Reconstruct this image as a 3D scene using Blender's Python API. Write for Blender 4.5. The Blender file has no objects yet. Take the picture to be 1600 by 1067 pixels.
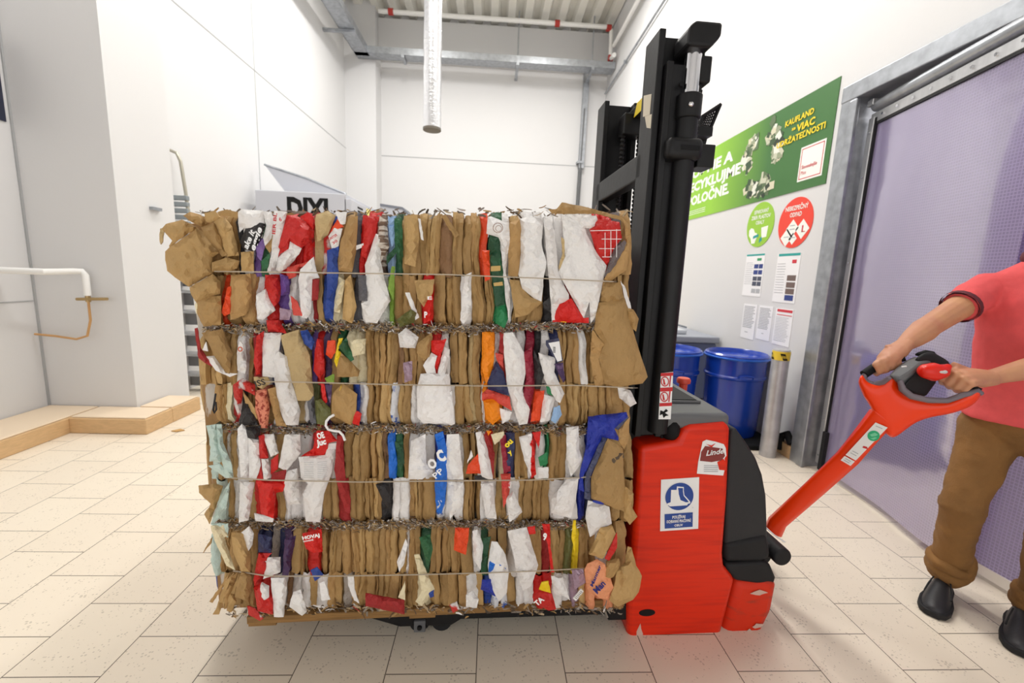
import bpy, bmesh, math, random
from mathutils import Vector, Matrix, noise, Quaternion
V = Vector
random.seed(7)
SC = bpy.context.scene
COL = SC.collection
PI = math.pi

# ------------------------------------------------------------------ camera
F, CX, CY, HC = 670.0, 800.0, 533.5, 1.40
dv = V(((769 - CX) / F, -(426 - CY) / F, -1.0)).normalized()
up = V((0.0315, 1.0, 0.0)); up = (up - dv * up.dot(dv)).normalized()
xx = dv.cross(up)
C0 = V((0, 0, HC))
def ray(px, py):
    v = V(((px - CX) / F, -(py - CY) / F, -1.0))
    return V((xx.dot(v), dv.dot(v), up.dot(v)))
def onY(px, py, Y): r = ray(px, py); return C0 + r * (Y / r.y)
def onX(px, py, X): r = ray(px, py); return C0 + r * (X / r.x)
def onZ(px, py, z=0): r = ray(px, py); return C0 + r * ((z - HC) / r.z)
cam = bpy.data.cameras.new('camera'); cam.sensor_width = 36.0; cam.lens = F / 1600 * 36
cam.clip_start = 0.05
cam.dof.use_dof = True; cam.dof.focus_distance = 1.62; cam.dof.aperture_fstop = 2.6
co = bpy.data.objects.new('camera', cam); COL.objects.link(co)
co.matrix_world = Matrix(((xx.x, xx.y, xx.z, 0), (dv.x, dv.y, dv.z, 0), (up.x, up.y, up.z, HC), (0, 0, 0, 1)))
SC.camera = co

# the truck's own frame: turned a little against the tiles, near side at y = 0
AL = math.atan(0.038)
TO = V((0.0, 1.45, 0.0))
TR = Matrix.Rotation(-AL, 3, 'Z')
def P(px, py, ly=0.0):
    o = TR @ (C0 - TO); r = TR @ ray(px, py)
    return o + r * ((ly - o.y) / r.y)

# ------------------------------------------------------------------ materials
MATS = {}
def lin(c):
    return tuple(((x / 255) / 12.92 if x / 255 <= 0.04045 else ((x / 255 + 0.055) / 1.055) ** 2.4) for x in c) + (1,)
def mat(name, rgb, rough=0.6, metal=0.0, var=0.0, vscale=6.0, bump=0.0, bscale=40.0, spec=0.5, rgb2=None, stretch=None, thr=None, coat=0.0, sss=0.0):
    if name in MATS: return MATS[name]
    m = bpy.data.materials.new(name); m.use_nodes = True
    nt = m.node_tree; N = nt.nodes; L = nt.links
    b = N['Principled BSDF']
    b.inputs['Base Color'].default_value = lin(rgb)
    b.inputs['Roughness'].default_value = rough
    b.inputs['Metallic'].default_value = metal
    b.inputs['Specular IOR Level'].default_value = spec
    b.inputs['Coat Weight'].default_value = coat
    if sss:
        b.inputs['Subsurface Weight'].default_value = sss
        b.inputs['Subsurface Radius'].default_value = (0.01, 0.004, 0.002)
    tc = N.new('ShaderNodeTexCoord')
    src = tc.outputs['Object']
    if stretch:
        mp = N.new('ShaderNodeMapping'); mp.inputs['Scale'].default_value = stretch
        L.new(src, mp.inputs[0]); src = mp.outputs[0]
    if var or rgb2:
        nz = N.new('ShaderNodeTexNoise'); nz.inputs['Scale'].default_value = vscale; nz.inputs['Detail'].default_value = 5
        L.new(src, nz.inputs['Vector'])
        mx = N.new('ShaderNodeMix'); mx.data_type = 'RGBA'
        c2 = lin(rgb2) if rgb2 else tuple(x * (1 - var) for x in lin(rgb)[:3]) + (1,)
        mx.inputs[6].default_value = lin(rgb); mx.inputs[7].default_value = c2
        rp = N.new('ShaderNodeMapRange')
        lo, hi = thr if thr else (0.35, 0.65)
        rp.inputs[1].default_value = lo; rp.inputs[2].default_value = hi
        L.new(nz.outputs['Fac'], rp.inputs[0]); L.new(rp.outputs[0], mx.inputs[0])
        L.new(mx.outputs[2], b.inputs['Base Color'])
    if bump:
        nb = N.new('ShaderNodeTexNoise'); nb.inputs['Scale'].default_value = bscale; nb.inputs['Detail'].default_value = 4
        L.new(src, nb.inputs['Vector'])
        bp = N.new('ShaderNodeBump'); bp.inputs['Strength'].default_value = bump; bp.inputs['Distance'].default_value = 0.02
        L.new(nb.outputs['Fac'], bp.inputs['Height']); L.new(bp.outputs[0], b.inputs['Normal'])
    MATS[name] = m
    return m
def emat(name, rgb, s):
    m = bpy.data.materials.new(name); m.use_nodes = True
    N = m.node_tree.nodes; b = N['Principled BSDF']
    b.inputs['Base Color'].default_value = lin(rgb)
    b.inputs['Emission Color'].default_value = lin(rgb); b.inputs['Emission Strength'].default_value = s
    MATS[name] = m; return m

# ------------------------------------------------------------------ mesh builder
ORG = {}
class MB:
    def __init__(s): s.v = []; s.f = []; s.mi = []; s.cur = 0
    def m(s, i): s.cur = i; return s
    def add(s, vs, fs):
        o = len(s.v); s.v += [V(p) for p in vs]
        s.f += [tuple(o + i for i in f) for f in fs]; s.mi += [s.cur] * len(fs); return s
    def box(s, a, b):
        x0, y0, z0 = a; x1, y1, z1 = b
        return s.add([(x0, y0, z0), (x1, y0, z0), (x1, y1, z0), (x0, y1, z0), (x0, y0, z1), (x1, y0, z1), (x1, y1, z1), (x0, y1, z1)],
                     [(3, 2, 1, 0), (4, 5, 6, 7), (0, 1, 5, 4), (1, 2, 6, 5), (2, 3, 7, 6), (3, 0, 4, 7)])
    def obox(s, c, ax, ay, az):
        c = V(c); ax, ay, az = V(ax), V(ay), V(az)
        vs = [c + ax * i + ay * j + az * k for k in (-1, 1) for j in (-1, 1) for i in (-1, 1)]
        return s.add(vs, [(0, 2, 3, 1), (4, 5, 7, 6), (0, 1, 5, 4), (1, 3, 7, 5), (3, 2, 6, 7), (2, 0, 4, 6)])
    def hull4(s, a, b, off):
        """prism over polygon a (list) shifted by off"""
        n = len(a); off = V(off)
        vs = [V(p) for p in a] + [V(p) + off for p in a]
        return s.add(vs, [tuple(range(n))[::-1], tuple(range(n, 2 * n))] + [(i, (i + 1) % n, n + (i + 1) % n, n + i) for i in range(n)])
    def prism(s, pts, off): return s.hull4(pts, None, off)
    def rings(s, rs, cap=True, closed=False):
        n = len(rs[0]); o = len(s.v)
        for r in rs: s.v += [V(p) for p in r]
        k = len(rs)
        fs = []
        for i in range(k if closed else k - 1):
            a = o + i * n; b = o + ((i + 1) % k) * n
            for j in range(n): fs.append((a + j, a + (j + 1) % n, b + (j + 1) % n, b + j))
        if cap and not closed:
            fs.append(tuple(o + j for j in range(n))[::-1]); fs.append(tuple(o + (k - 1) * n + j for j in range(n)))
        s.f += fs; s.mi += [s.cur] * len(fs); return s
    def tube(s, pts, r, n=10, flat=1.0, upv=None, cap=True, round_=False, closed=False):
        pts = [V(p) for p in pts]; k = len(pts)
        rr = list(r) if isinstance(r, (list, tuple)) else [r] * k
        fl = list(flat) if isinstance(flat, (list, tuple)) else [flat] * k
        if round_:
            d0 = (pts[0] - pts[1]).normalized(); d1 = (pts[-1] - pts[-2]).normalized()
            pre = [(pts[0] + d0 * rr[0] * a, rr[0] * b, fl[0]) for a, b in ((0.95, 0.3), (0.7, 0.7), (0.35, 0.93))]
            post = [(pts[-1] + d1 * rr[-1] * a, rr[-1] * b, fl[-1]) for a, b in ((0.35, 0.93), (0.7, 0.7), (0.95, 0.3))]
            allp = pre + list(zip(pts, rr, fl)) + post
            pts = [a[0] for a in allp]; rr = [a[1] for a in allp]; fl = [a[2] for a in allp]; k = len(pts)
        u = None; rs = []
        for i in range(k):
            if closed: t = (pts[(i + 1) % k] - pts[i - 1]).normalized()
            else: t = (pts[min(i + 1, k - 1)] - pts[max(i - 1, 0)]).normalized()
            if u is None:
                u = V(upv) if upv else (V((0, 0, 1)) if abs(t.z) < 0.9 else V((0, 1, 0)))
            elif upv: u = V(upv)
            u = (u - t * u.dot(t)).normalized()
            w = t.cross(u)
            rs.append([pts[i] + (w * math.cos(2 * PI * j / n) + u * (math.sin(2 * PI * j / n) * fl[i])) * rr[i] for j in range(n)])
        return s.rings(rs, cap, closed)
    def cyl(s, a, b, r, n=16, r2=None): return s.tube([a, b], [r, r if r2 is None else r2], n)
    def lathe(s, c, prof, n=24, axis='z'):
        c = V(c); rs = []
        for (r, h) in prof:
            ring = []
            for j in range(n):
                a = 2 * PI * j / n
                p = (r * math.cos(a), r * math.sin(a), h)
                if axis == 'y': p = (r * math.cos(a), -h, r * math.sin(a)) ; p = (p[0], h, -p[2])
                if axis == 'x': p = (h, r * math.cos(a), r * math.sin(a))
                ring.append(c + V(p))
            rs.append(ring)
        return s.rings(rs)
    def ball(s, c, r, n=14, m=9, ax=(1, 0, 0), az=(0, 0, 1)):
        c = V(c); r = r if isinstance(r, (tuple, list)) else (r, r, r)
        X = V(ax).normalized(); Z = V(az); Z = (Z - X * Z.dot(X)).normalized(); Y = Z.cross(X)
        rs = []
        for i in range(m):
            t = PI * (i + 0.35) / (m - 0.3)
            rs.append([c + X * (r[0] * math.sin(t) * math.cos(2 * PI * j / n)) + Y * (r[1] * math.sin(t) * math.sin(2 * PI * j / n)) - Z * (r[2] * math.cos(t)) for j in range(n)])
        return s.rings(rs)
    def text(s, txt, o, right, upv, h, w=None, bold=0.0, align='l', ext=0.0008, shear=0.0):
        cu = bpy.data.curves.new('t', 'FONT'); cu.body = txt; cu.size = 1.0; cu.offset = bold; cu.resolution_u = 2; cu.shear = shear
        ob = bpy.data.objects.new('t', cu); COL.objects.link(ob)
        dg = bpy.context.evaluated_depsgraph_get(); dg.update()
        me = bpy.data.meshes.new_from_object(ob.evaluated_get(dg))
        bpy.data.objects.remove(ob); bpy.data.curves.remove(cu)
        if not me.vertices: return s
        xs = [v.co.x for v in me.vertices]; x0, x1 = min(xs), max(xs)
        sy = h / 0.70; sx = (w / (x1 - x0)) if w else sy
        R = V(right).normalized(); U = V(upv); U = (U - R * U.dot(R)).normalized(); Nn = R.cross(U)
        wd = (x1 - x0) * sx; dx = {'l': 0, 'c': -wd / 2, 'r': -wd}[align]
        vs = [V(o) + R * ((v.co.x - x0) * sx + dx) + U * (v.co.y * sy) + Nn * ext for v in me.vertices]
        s.add(vs, [tuple(p.vertices) for p in me.polygons]); bpy.data.meshes.remove(me); return s
    def build(s, name, mats, parent=None, smooth=True, bevel=0.0, seg=2, auto=40, origin=None, remesh=0.0, smoothit=0, subd=0, disp=None, local=False):
        me = bpy.data.meshes.new(name)
        if parent is not None: o = V((0, 0, 0)) if local else ORG.get(parent.name, V((0, 0, 0)))
        else: o = V(origin) if origin is not None else V((0, 0, 0))
        me.from_pydata([p - o for p in s.v], [], s.f)
        mats = mats if isinstance(mats, (list, tuple)) else [mats]
        for mm in mats: me.materials.append(mm)
        for p, i in zip(me.polygons, s.mi): p.material_index = min(i, len(mats) - 1)
        bm = bmesh.new(); bm.from_mesh(me); bmesh.ops.recalc_face_normals(bm, faces=bm.faces); bm.to_mesh(me); bm.free()
        ob = bpy.data.objects.new(name, me); COL.objects.link(ob)
        if parent is not None:
            ob.parent = parent
            if not local: ORG[ob.name] = ORG.get(parent.name, V((0, 0, 0)))
        else: ob.location = o; ORG[ob.name] = V(o)
        if bevel:
            b = ob.modifiers.new('bevel', 'BEVEL'); b.width = bevel; b.segments = seg; b.limit_method = 'ANGLE'; b.angle_limit = math.radians(35)
        if remesh:
            r = ob.modifiers.new('remesh', 'REMESH'); r.mode = 'VOXEL'; r.voxel_size = remesh; r.use_smooth_shade = True
        if smoothit:
            q = ob.modifiers.new('smooth', 'SMOOTH'); q.factor = 0.5; q.iterations = smoothit
        if disp:
            tx = bpy.data.textures.new(name, 'CLOUDS'); tx.noise_scale = disp[1]; tx.noise_depth = 3
            d = ob.modifiers.new('disp', 'DISPLACE'); d.texture = tx; d.strength = disp[0]; d.texture_coords = 'LOCAL'
        if subd:
            sb = ob.modifiers.new('sub', 'SUBSURF'); sb.levels = subd; sb.render_levels = subd
        if smooth:
            for p in me.polygons: p.use_smooth = True
            if not remesh and not subd:
                try: me.set_sharp_from_angle(angle=math.radians(auto))
                except Exception: pass
        return ob
def tag(o, label=None, cat=None, group=None, kind=None):
    if label: o['label'] = label
    if cat: o['category'] = cat
    if group: o['group'] = group
    if kind: o['kind'] = kind
    return o
def thing(name, label, cat, loc, rotz=0.0, group=None, kind=None):
    o = bpy.data.objects.new(name, None); COL.objects.link(o)
    o.location = loc; o.rotation_euler = (0, 0, rotz); o.empty_display_size = 0.1
    ORG[o.name] = V(loc)
    return tag(o, label, cat, group, kind)
def struct(mb, name, mats, label=None, parent=None, **k):
    k.setdefault('smooth', False)
    o = mb.build(name, mats, parent, **k)
    if parent is None: tag(o, label, None, None, 'structure')
    return o
def copy_tree(root, loc, label, group=None):
    r = root.copy(); COL.objects.link(r); r.location = loc; r['label'] = label
    if group: r['group'] = group
    for ch in list(root.children):
        c = ch.copy(); COL.objects.link(c); c.parent = r
        for g in list(ch.children):
            d = g.copy(); COL.objects.link(d); d.parent = c
    return r

# ------------------------------------------------------------------ palette
WALL = mat('white_wall_paint', (216, 216, 217), 0.55, bump=0.02, bscale=60)
JOINT = mat('grey_sealant', (168, 170, 172), 0.8)
GALV = mat('galvanised_steel', (176, 180, 186), 0.38, 0.75, var=0.25, vscale=14)
ALU = mat('brushed_aluminium', (205, 206, 208), 0.33, 0.8, var=0.12, vscale=30, stretch=(1, 1, 0.1))
BLACKP = mat('black_painted_steel', (24, 24, 26), 0.45, 0.0, spec=.3, var=0.3, vscale=9, bump=0.03)
BLACKM = mat('matt_black', (16, 16, 18), 0.7, spec=.25)
CHAR = mat('charcoal_plastic', (46, 46, 48), 0.6, spec=.3, bump=0.06, bscale=220)
CHAR2 = mat('grey_plastic', (96, 97, 99), 0.5, bump=0.05, bscale=220)
REDP = mat('orange_red_paint', (222, 42, 6), 0.38, 0.0, bump=0.02, coat=0.1, spec=.3, rgb2=(192, 30, 8), vscale=4, stretch=(1, 1, 14), thr=(0.45, 0.8))
REDW = mat('scuffed_red_paint', (212, 46, 14), 0.5, spec=.3, rgb2=(146, 56, 38), vscale=7, stretch=(1, 1, 3.5), thr=(0.52, 0.72), bump=0.05)
REDA = mat('bright_red_paint', (240, 58, 4), 0.3, coat=0.12, spec=.35)
CHROME = mat('chrome', (225, 226, 230), 0.12, 1.0)
WOOD = mat('pallet_wood', (150, 112, 62), 0.75, var=0.35, vscale=8, stretch=(1, 12, 12), bump=0.15, bscale=30)
CURB = mat('beige_curb_tile', (214, 178, 132), 0.5, var=0.12, vscale=10, stretch=(2, 2, 10))
WHITEP = mat('white_plastic', (236, 236, 234), 0.45)
PAPER = mat('white_paper', (238, 238, 240), 0.7)
GREYT = mat('grey_print', (176, 178, 182), 0.7)
RUBBER = mat('dark_rubber', (30, 30, 32), 0.65, spec=.3)
INKB = mat('sign_blue', (24, 66, 146), 0.45)
STW = mat('sticker_white', (236, 236, 236), 0.4)

# ================================================================== the room
def floor_mat():
    m = bpy.data.materials.new('floor_tiles'); m.use_nodes = True
    nt = m.node_tree; N = nt.nodes; L = nt.links; b = N['Principled BSDF']
    tc = N.new('ShaderNodeTexCoord'); sp = N.new('ShaderNodeSeparateXYZ'); L.new(tc.outputs['Object'], sp.inputs[0])
    ax = N.new('ShaderNodeMath'); ax.operation = 'ADD'; ax.inputs[1].default_value = -1.3145 + 32.5; L.new(sp.outputs['Y'], ax.inputs[0])
    ay = N.new('ShaderNodeMath'); ay.operation = 'ADD'; ay.inputs[1].default_value = 0.012 + 31.68; L.new(sp.outputs['X'], ay.inputs[0])
    cb = N.new('ShaderNodeCombineXYZ'); L.new(ax.outputs[0], cb.inputs[0]); L.new(ay.outputs[0], cb.inputs[1])
    br = N.new('ShaderNodeTexBrick'); br.offset = 0.5; br.inputs['Scale'].default_value = 1.0
    br.inputs['Brick Width'].default_value = 0.325; br.inputs['Row Height'].default_value = 0.3168
    br.inputs['Mortar Size'].default_value = 0.0019; br.inputs['Mortar Smooth'].default_value = 0.2
    br.inputs['Color1'].default_value = lin((231, 220, 202)); br.inputs['Color2'].default_value = lin((227, 215, 197))
    br.inputs['Mortar'].default_value = lin((96, 86, 74)); L.new(cb.outputs[0], br.inputs['Vector'])
    nz = N.new('ShaderNodeTexVoronoi'); nz.inputs['Scale'].default_value = 75; L.new(tc.outputs['Object'], nz.inputs['Vector'])
    nb = N.new('ShaderNodeTexNoise'); nb.inputs['Scale'].default_value = 14; L.new(tc.outputs['Object'], nb.inputs['Vector'])
    th = N.new('ShaderNodeMath'); th.operation = 'MULTIPLY_ADD'; L.new(nb.outputs['Fac'], th.inputs[0]); th.inputs[1].default_value = 0.9; th.inputs[2].default_value = -0.28
    lt = N.new('ShaderNodeMath'); lt.operation = 'LESS_THAN'; L.new(nz.outputs['Distance'], lt.inputs[0]); L.new(th.outputs[0], lt.inputs[1])
    ml = N.new('ShaderNodeMath'); ml.operation = 'MULTIPLY'; L.new(lt.outputs[0], ml.inputs[0]); ml.inputs[1].default_value = 0.42
    mx = N.new('ShaderNodeMix'); mx.data_type = 'RGBA'; L.new(ml.outputs[0], mx.inputs[0]); L.new(br.outputs['Color'], mx.inputs[6]); mx.inputs[7].default_value = lin((150, 138, 122))
    L.new(mx.outputs[2], b.inputs['Base Color']); b.inputs['Roughness'].default_value = 0.42
    bp = N.new('ShaderNodeBump'); bp.inputs['Strength'].default_value = 0.25; bp.inputs['Distance'].default_value = 0.004
    inv = N.new('ShaderNodeMath'); inv.operation = 'SUBTRACT'; inv.inputs[0].default_value = 1; L.new(br.outputs['Fac'], inv.inputs[1])
    L.new(inv.outputs[0], bp.inputs['Height']); L.new(bp.outputs[0], b.inputs['Normal'])
    return m
XR, XL, XN, YB, ZC = 2.50, -3.30, -3.75, 10.6, 6.85
struct(MB().box((-4.2, -2.2, -0.1), (6.2, 11.0, 0.0)), 'floor', floor_mat(), 'beige speckled square floor tiles laid in running bond')
# left: near wall, projecting pier, far wall
struct(MB().box((-4.1, -2.0, 0), (XN, 3.72, 7)), 'wall_left_near', WALL, 'white panel wall at the far left edge of the photo')
struct(MB().box((-4.1, 3.72, 0), (-3.03, 4.36, 7)), 'wall_left_pier', WALL, 'white square pier projecting from the left wall')
wl = struct(MB().box((-4.1, 4.36, 0), (XL, 11, 7)), 'wall_left_far', WALL, 'white panel wall behind the ladder and baler')
j = MB(); j.box((XL, 4.36, 3.97), (XL + .003, 10.18, 3.985)); j.box((XL, 6.46, 0), (XL + .003, 6.475, 6.85)); j.build('panel_joint', JOINT, wl, smooth=False)
struct(MB().box((-3.3, 10.15, 0), (-2.64, 10.6, 7)), 'wall_back_pier', WALL, 'white pier in the back left corner')
wb = struct(MB().box((-4, YB, 0), (3, 11, 7)), 'wall_back', WALL, 'white panel wall at the back of the room')
j = MB(); j.box((-2.64, YB - .003, 3.96), (2.5, YB, 3.98)); j.build('panel_joint', JOINT, wb, smooth=False)
struct(MB().box((-2.64, YB - .22, 5.98), (2.5, YB, 6.75)), 'trim_1', WALL, 'white beam along the top of the back wall', bevel=0.01)
# joint between near wall and pier
struct(MB().box((XN, 3.705, 0), (XN + .012, 3.72, 7)), 'trim_2', JOINT, 'grey sealed joint between left wall and pier')
struct(MB().box((XN, 0.5, 1.02), (XN + .003, 3.7, 1.03)), 'trim_3', JOINT, 'thin horizontal panel joint on near left wall')
# curb of beige tile
def curb(a, b, name, lab):
    x0, y0 = a; x1, y1 = b
    m = MB().box((x0, y0, 0), (x1, y1, 0.125)); m.m(1).box((x0 + .012, y0 + .012, 0.125), (x1 - .012, y1 - .012, 0.138))
    return struct(m, name, [CURB, mat('curb_top', (228, 208, 182), 0.5)], lab, bevel=0.008)
curb((XN, -1.5), (-3.33, 3.72), 'baseboard_left_near', 'beige tiled curb along near left wall')
curb((-3.332, 3.43), (-2.74, 3.72), 'baseboard_left_pier', 'beige tiled curb in front of the pier')
curb((-3.03, 3.72), (-2.74, 4.08), 'baseboard_left_side', 'beige tiled curb beside the pier')
# right wall with the door opening
DY0, DY1, DZ = 0.75, 3.08, 2.62
m = MB().box((XR, DY1, 0), (XR + .16, 11, 7)).box((XR, -2, 0), (XR + .16, DY0, 7)).box((XR, DY0, DZ + .1), (XR + .16, DY1, 7))
struct(m, 'wall_right', WALL, 'white wall on the right with posters and a curtain door')
struct(MB().box((XR - .05, 3.17, 0), (XR, 3.44, .11)), 'baseboard_right', CURB, 'short beige base tile beside the door jamb', bevel=.004)
struct(MB().box((-4.2, -2.4, 3.1), (6.2, -2.2, 7)), 'wall_light_block', WALL, 'unseen white wall added behind the camera to block high world light')  # unseen wall, added so that world light enters only low
# ceiling: trapezoidal steel deck, ribs along the room
deck = mat('ivory_steel_deck', (232, 230, 222), 0.5)
m = MB(); n = 30; pitch = 0.36; x = -4.3
prof = []
while x < 3.0:
    prof += [(x, ZC + .14), (x + .11, ZC + .14), (x + .15, ZC), (x + .30, ZC)]; x += pitch
for i in range(len(prof) - 1):
    (a, za), (b2, zb) = prof[i], prof[i + 1]
    m.add([(a, -2.2, za), (b2, -2.2, zb), (b2, 11, zb), (a, 11, za)], [(0, 1, 2, 3)])
    m.add([(a, -2.2, za + .02), (b2, -2.2, zb + .02), (b2, 11, zb + .02), (a, 11, za + .02)], [(0, 3, 2, 1)])
struct(m, 'ceiling', deck, 'corrugated ivory steel roof deck')
# the room beyond the curtain door
struct(MB().box((5.2, -2, 0), (5.3, 6, 4)), 'wall_beyond', mat('beyond_wall', (206, 204, 208), 0.6), 'pale wall of the room beyond the purple door')
struct(MB().box((XR + .16, 6, 0), (5.3, 6.1, 4)), 'wall_beyond_end', MATS['beyond_wall'], 'end wall of the room beyond the door')
struct(MB().box((XR + .16, -2.1, 0), (5.3, -2, 4)), 'wall_beyond_near', MATS['beyond_wall'], 'near end wall of the room beyond')
struct(MB().box((XR + .16, -2, 3.2), (5.3, 6, 3.3)), 'ceiling_beyond', MATS['beyond_wall'], 'ceiling of the room beyond the purple door')
sh = thing('storage_rack', 'dark blue tall storage rack blurred behind the purple curtain', 'rack', (4.6, 2.3, 0))
RB = mat('dark_blue_rack', (44, 50, 96), 0.6)
for dx in (-.3, .3):
    for dy in (-.45, .45): MB().box((4.6 + dx - .03, 2.3 + dy - .03, 0), (4.6 + dx + .03, 2.3 + dy + .03, 2.5)).build('upright', RB, sh, smooth=False)
for z in (.3, .95, 1.6, 2.25): MB().box((4.27, 1.82, z), (4.93, 2.78, z + .05)).build('shelf', RB, sh, smooth=False)
def crate(nm, lab, x, y, z, w, d, h, mt):
    o = thing(nm, lab, 'crate', (x, y, z))
    MB().box((x - w, y - d, z), (x + w, y + d, z + h)).build('body', mt, o, smooth=False, bevel=.015)
    MB().box((x - w - .015, y - d - .015, z + h - .05), (x + w + .015, y + d + .015, z + h)).build('rim', mt, o, smooth=False, bevel=.006)
crate('crate', 'blue crate low on the rack behind the curtain', 4.6, 2.3, .35, .26, .36, .34, mat('crate_blue', (58, 66, 140), .5))
crate('crate', 'brown crate at middle of the rack behind the curtain', 4.6, 2.3, 1.0, .26, .36, .36, mat('crate_brown', (120, 88, 80), .6))
crate('crate', 'dark crate high on the rack behind the curtain', 4.6, 2.3, 1.65, .26, .36, .36, mat('crate_dark', (52, 48, 66), .6))
bn = thing('wheeled_bin', 'tall blue bin blurred behind the left part of the curtain', 'bin', (4.35, 3.75, 0))
MB().rings([[(4.35 + sx * (a), 3.75 + sy * a, z) for sx, sy in ((-1, -1), (1, -1), (1, 1), (-1, 1))] for a, z in ((.2, .06), (.27, .9))]).build('body', MATS['crate_blue'], bn, smooth=False, bevel=.03)
MB().box((4.05, 3.45, .9), (4.65, 4.05, .97)).build('lid', RB, bn, smooth=False, bevel=.02)
for s in (-1, 1): MB().cyl((4.2, 3.75 + s * .2, .06), (4.2, 3.75 + s * .26, .06), .06).build('wheel', BLACKM, bn)

# ---------------------------------------------------------------- door frame and curtain leaves
m = MB().box((XR - .05, DY1 - .03, 0), (XR + .16, DY1 + .10, DZ + .16)); m.box((XR - .06, DY1 - .05, 0), (XR - .03, DY1 + .015, DZ + .05))
struct(m, 'trim_4', GALV, 'galvanised steel jamb left of the purple curtain', bevel=.006)
struct(MB().box((XR - .055, DY0 - .1, DZ + .06), (XR + .16, DY1 + .1, DZ + .17)), 'trim_5', GALV, 'galvanised steel lintel above the purple curtain', bevel=.006)
def curtain_mat(nm, tint, a_trans, a_diff, grid):
    m = bpy.data.materials.new(nm); m.use_nodes = True
    nt = m.node_tree; N = nt.nodes; L = nt.links; N.remove(N['Principled BSDF']); out = N['Material Output']
    tr = N.new('ShaderNodeBsdfTransparent'); tr.inputs[0].default_value = lin(tint)
    df = N.new('ShaderNodeBsdfDiffuse'); df.inputs[0].default_value = lin((206, 196, 222))
    tl = N.new('ShaderNodeBsdfTranslucent'); tl.inputs[0].default_value = lin((206, 196, 226))
    gl = N.new('ShaderNodeBsdfGlossy'); gl.inputs['Roughness'].default_value = 0.12; gl.inputs[0].default_value = (.9, .9, .95, 1)
    a = N.new('ShaderNodeMixShader'); a.inputs[0].default_value = 0.35; L.new(df.outputs[0], a.inputs[1]); L.new(tl.outputs[0], a.inputs[2])
    tc = N.new('ShaderNodeTexCoord'); sp = N.new('ShaderNodeSeparateXYZ'); L.new(tc.outputs['Object'], sp.inputs[0])
    def lines(o, per, wd):
        d = N.new('ShaderNodeMath'); d.operation = 'DIVIDE'; d.inputs[1].default_value = per; L.new(o, d.inputs[0])
        f = N.new('ShaderNodeMath'); f.operation = 'FRACT'; L.new(d.outputs[0], f.inputs[0])
        l = N.new('ShaderNodeMath'); l.operation = 'LESS_THAN'; l.inputs[1].default_value = wd; L.new(f.outputs[0], l.inputs[0]); return l.outputs[0]
    g1 = lines(sp.outputs['Y'], .016, .28); g2 = lines(sp.outputs['Z'], .016, .28)
    mxm = N.new('ShaderNodeMath'); mxm.operation = 'MAXIMUM'; L.new(g1, mxm.inputs[0]); L.new(g2, mxm.inputs[1])
    # the reinforced part of the sheet starts a third of the way along
    ramp = N.new('ShaderNodeMapRange'); ramp.inputs[1].default_value = grid[0]; ramp.inputs[2].default_value = grid[1]; ramp.inputs[3].default_value = 0; ramp.inputs[4].default_value = grid[2]
    L.new(sp.outputs['Y'], ramp.inputs[0])
    ml = N.new('ShaderNodeMath'); ml.operation = 'MULTIPLY'; L.new(mxm.outputs[0], ml.inputs[0]); L.new(ramp.outputs[0], ml.inputs[1])
    ad = N.new('ShaderNodeMath'); ad.operation = 'ADD'; ad.use_clamp = True; ad.inputs[1].default_value = a_diff; L.new(ml.outputs[0], ad.inputs[0])
    b = N.new('ShaderNodeMixShader'); L.new(ad.outputs[0], b.inputs[0]); L.new(tr.outputs[0], b.inputs[1]); L.new(a.outputs[0], b.inputs[2])
    fr = N.new('ShaderNodeLayerWeight'); fr.inputs[0].default_value = .22
    fm = N.new('ShaderNodeMath'); fm.operation = 'MULTIPLY'; fm.inputs[1].default_value = .3; L.new(fr.outputs['Fresnel'], fm.inputs[0])
    c = N.new('ShaderNodeMixShader'); L.new(fm.outputs[0], c.inputs[0]); L.new(b.outputs[0], c.inputs[1]); L.new(gl.outputs[0], c.inputs[2])
    nb = N.new('ShaderNodeTexNoise'); nb.inputs['Scale'].default_value = 3.5; L.new(tc.outputs['Object'], nb.inputs['Vector'])
    bp = N.new('ShaderNodeBump'); bp.inputs['Strength'].default_value = .25; bp.inputs['Distance'].default_value = .03; L.new(nb.outputs['Fac'], bp.inputs['Height'])
    L.new(bp.outputs[0], gl.inputs['Normal'])
    L.new(c.outputs[0], out.inputs[0]); MATS[nm] = m; return m
A = V((2.565, 3.02, 0)); D = (V((2.36, 1.86, 0)) - A); LEN = D.length; D.normalize(); NRM = V((D.y, -D.x, 0))
if NRM.x > 0: NRM = -NRM
ZL = 2.53
dr = thing('door_1', 'purple translucent curtain door leaf swung slightly open', None, A, 0, None, 'structure')
def sheet(p0, d, n, length, z0, z1, th):
    mb = MB(); NX, NZ = 16, 20; front = []; 
    def pt(i, k, s):
        u = i / NX; w = k / NZ
        b = .012 * math.sin(u * 9) * (1 - w * .6) + .008 * noise.noise(V((u * 3, w * 4, 1)))
        return p0 + d * (length * u) + n * (b + s * th / 2) + V((0, 0, z0 + (z1 - z0) * w))
    for s in (1, -1):
        vs = [pt(i, k, s) for k in range(NZ + 1) for i in range(NX + 1)]
        mb.add(vs, [(k * (NX + 1) + i, k * (NX + 1) + i + 1, (k + 1) * (NX + 1) + i + 1, (k + 1) * (NX + 1) + i) for k in range(NZ) for i in range(NX)])
    return mb
sheet(A, D, NRM, LEN, .05, ZL, .003).build('curtain_sheet', curtain_mat('purple_pvc', (206, 196, 228), .4, .43, (-.3, -.8, .22)), dr)
MB().obox(A + D * .02 + V((0, 0, ZL / 2 + .03)), D * .028, NRM * .02, V((0, 0, ZL / 2 - .02))).build('hinge_post', ALU, dr, smooth=False, bevel=.006)
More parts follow.
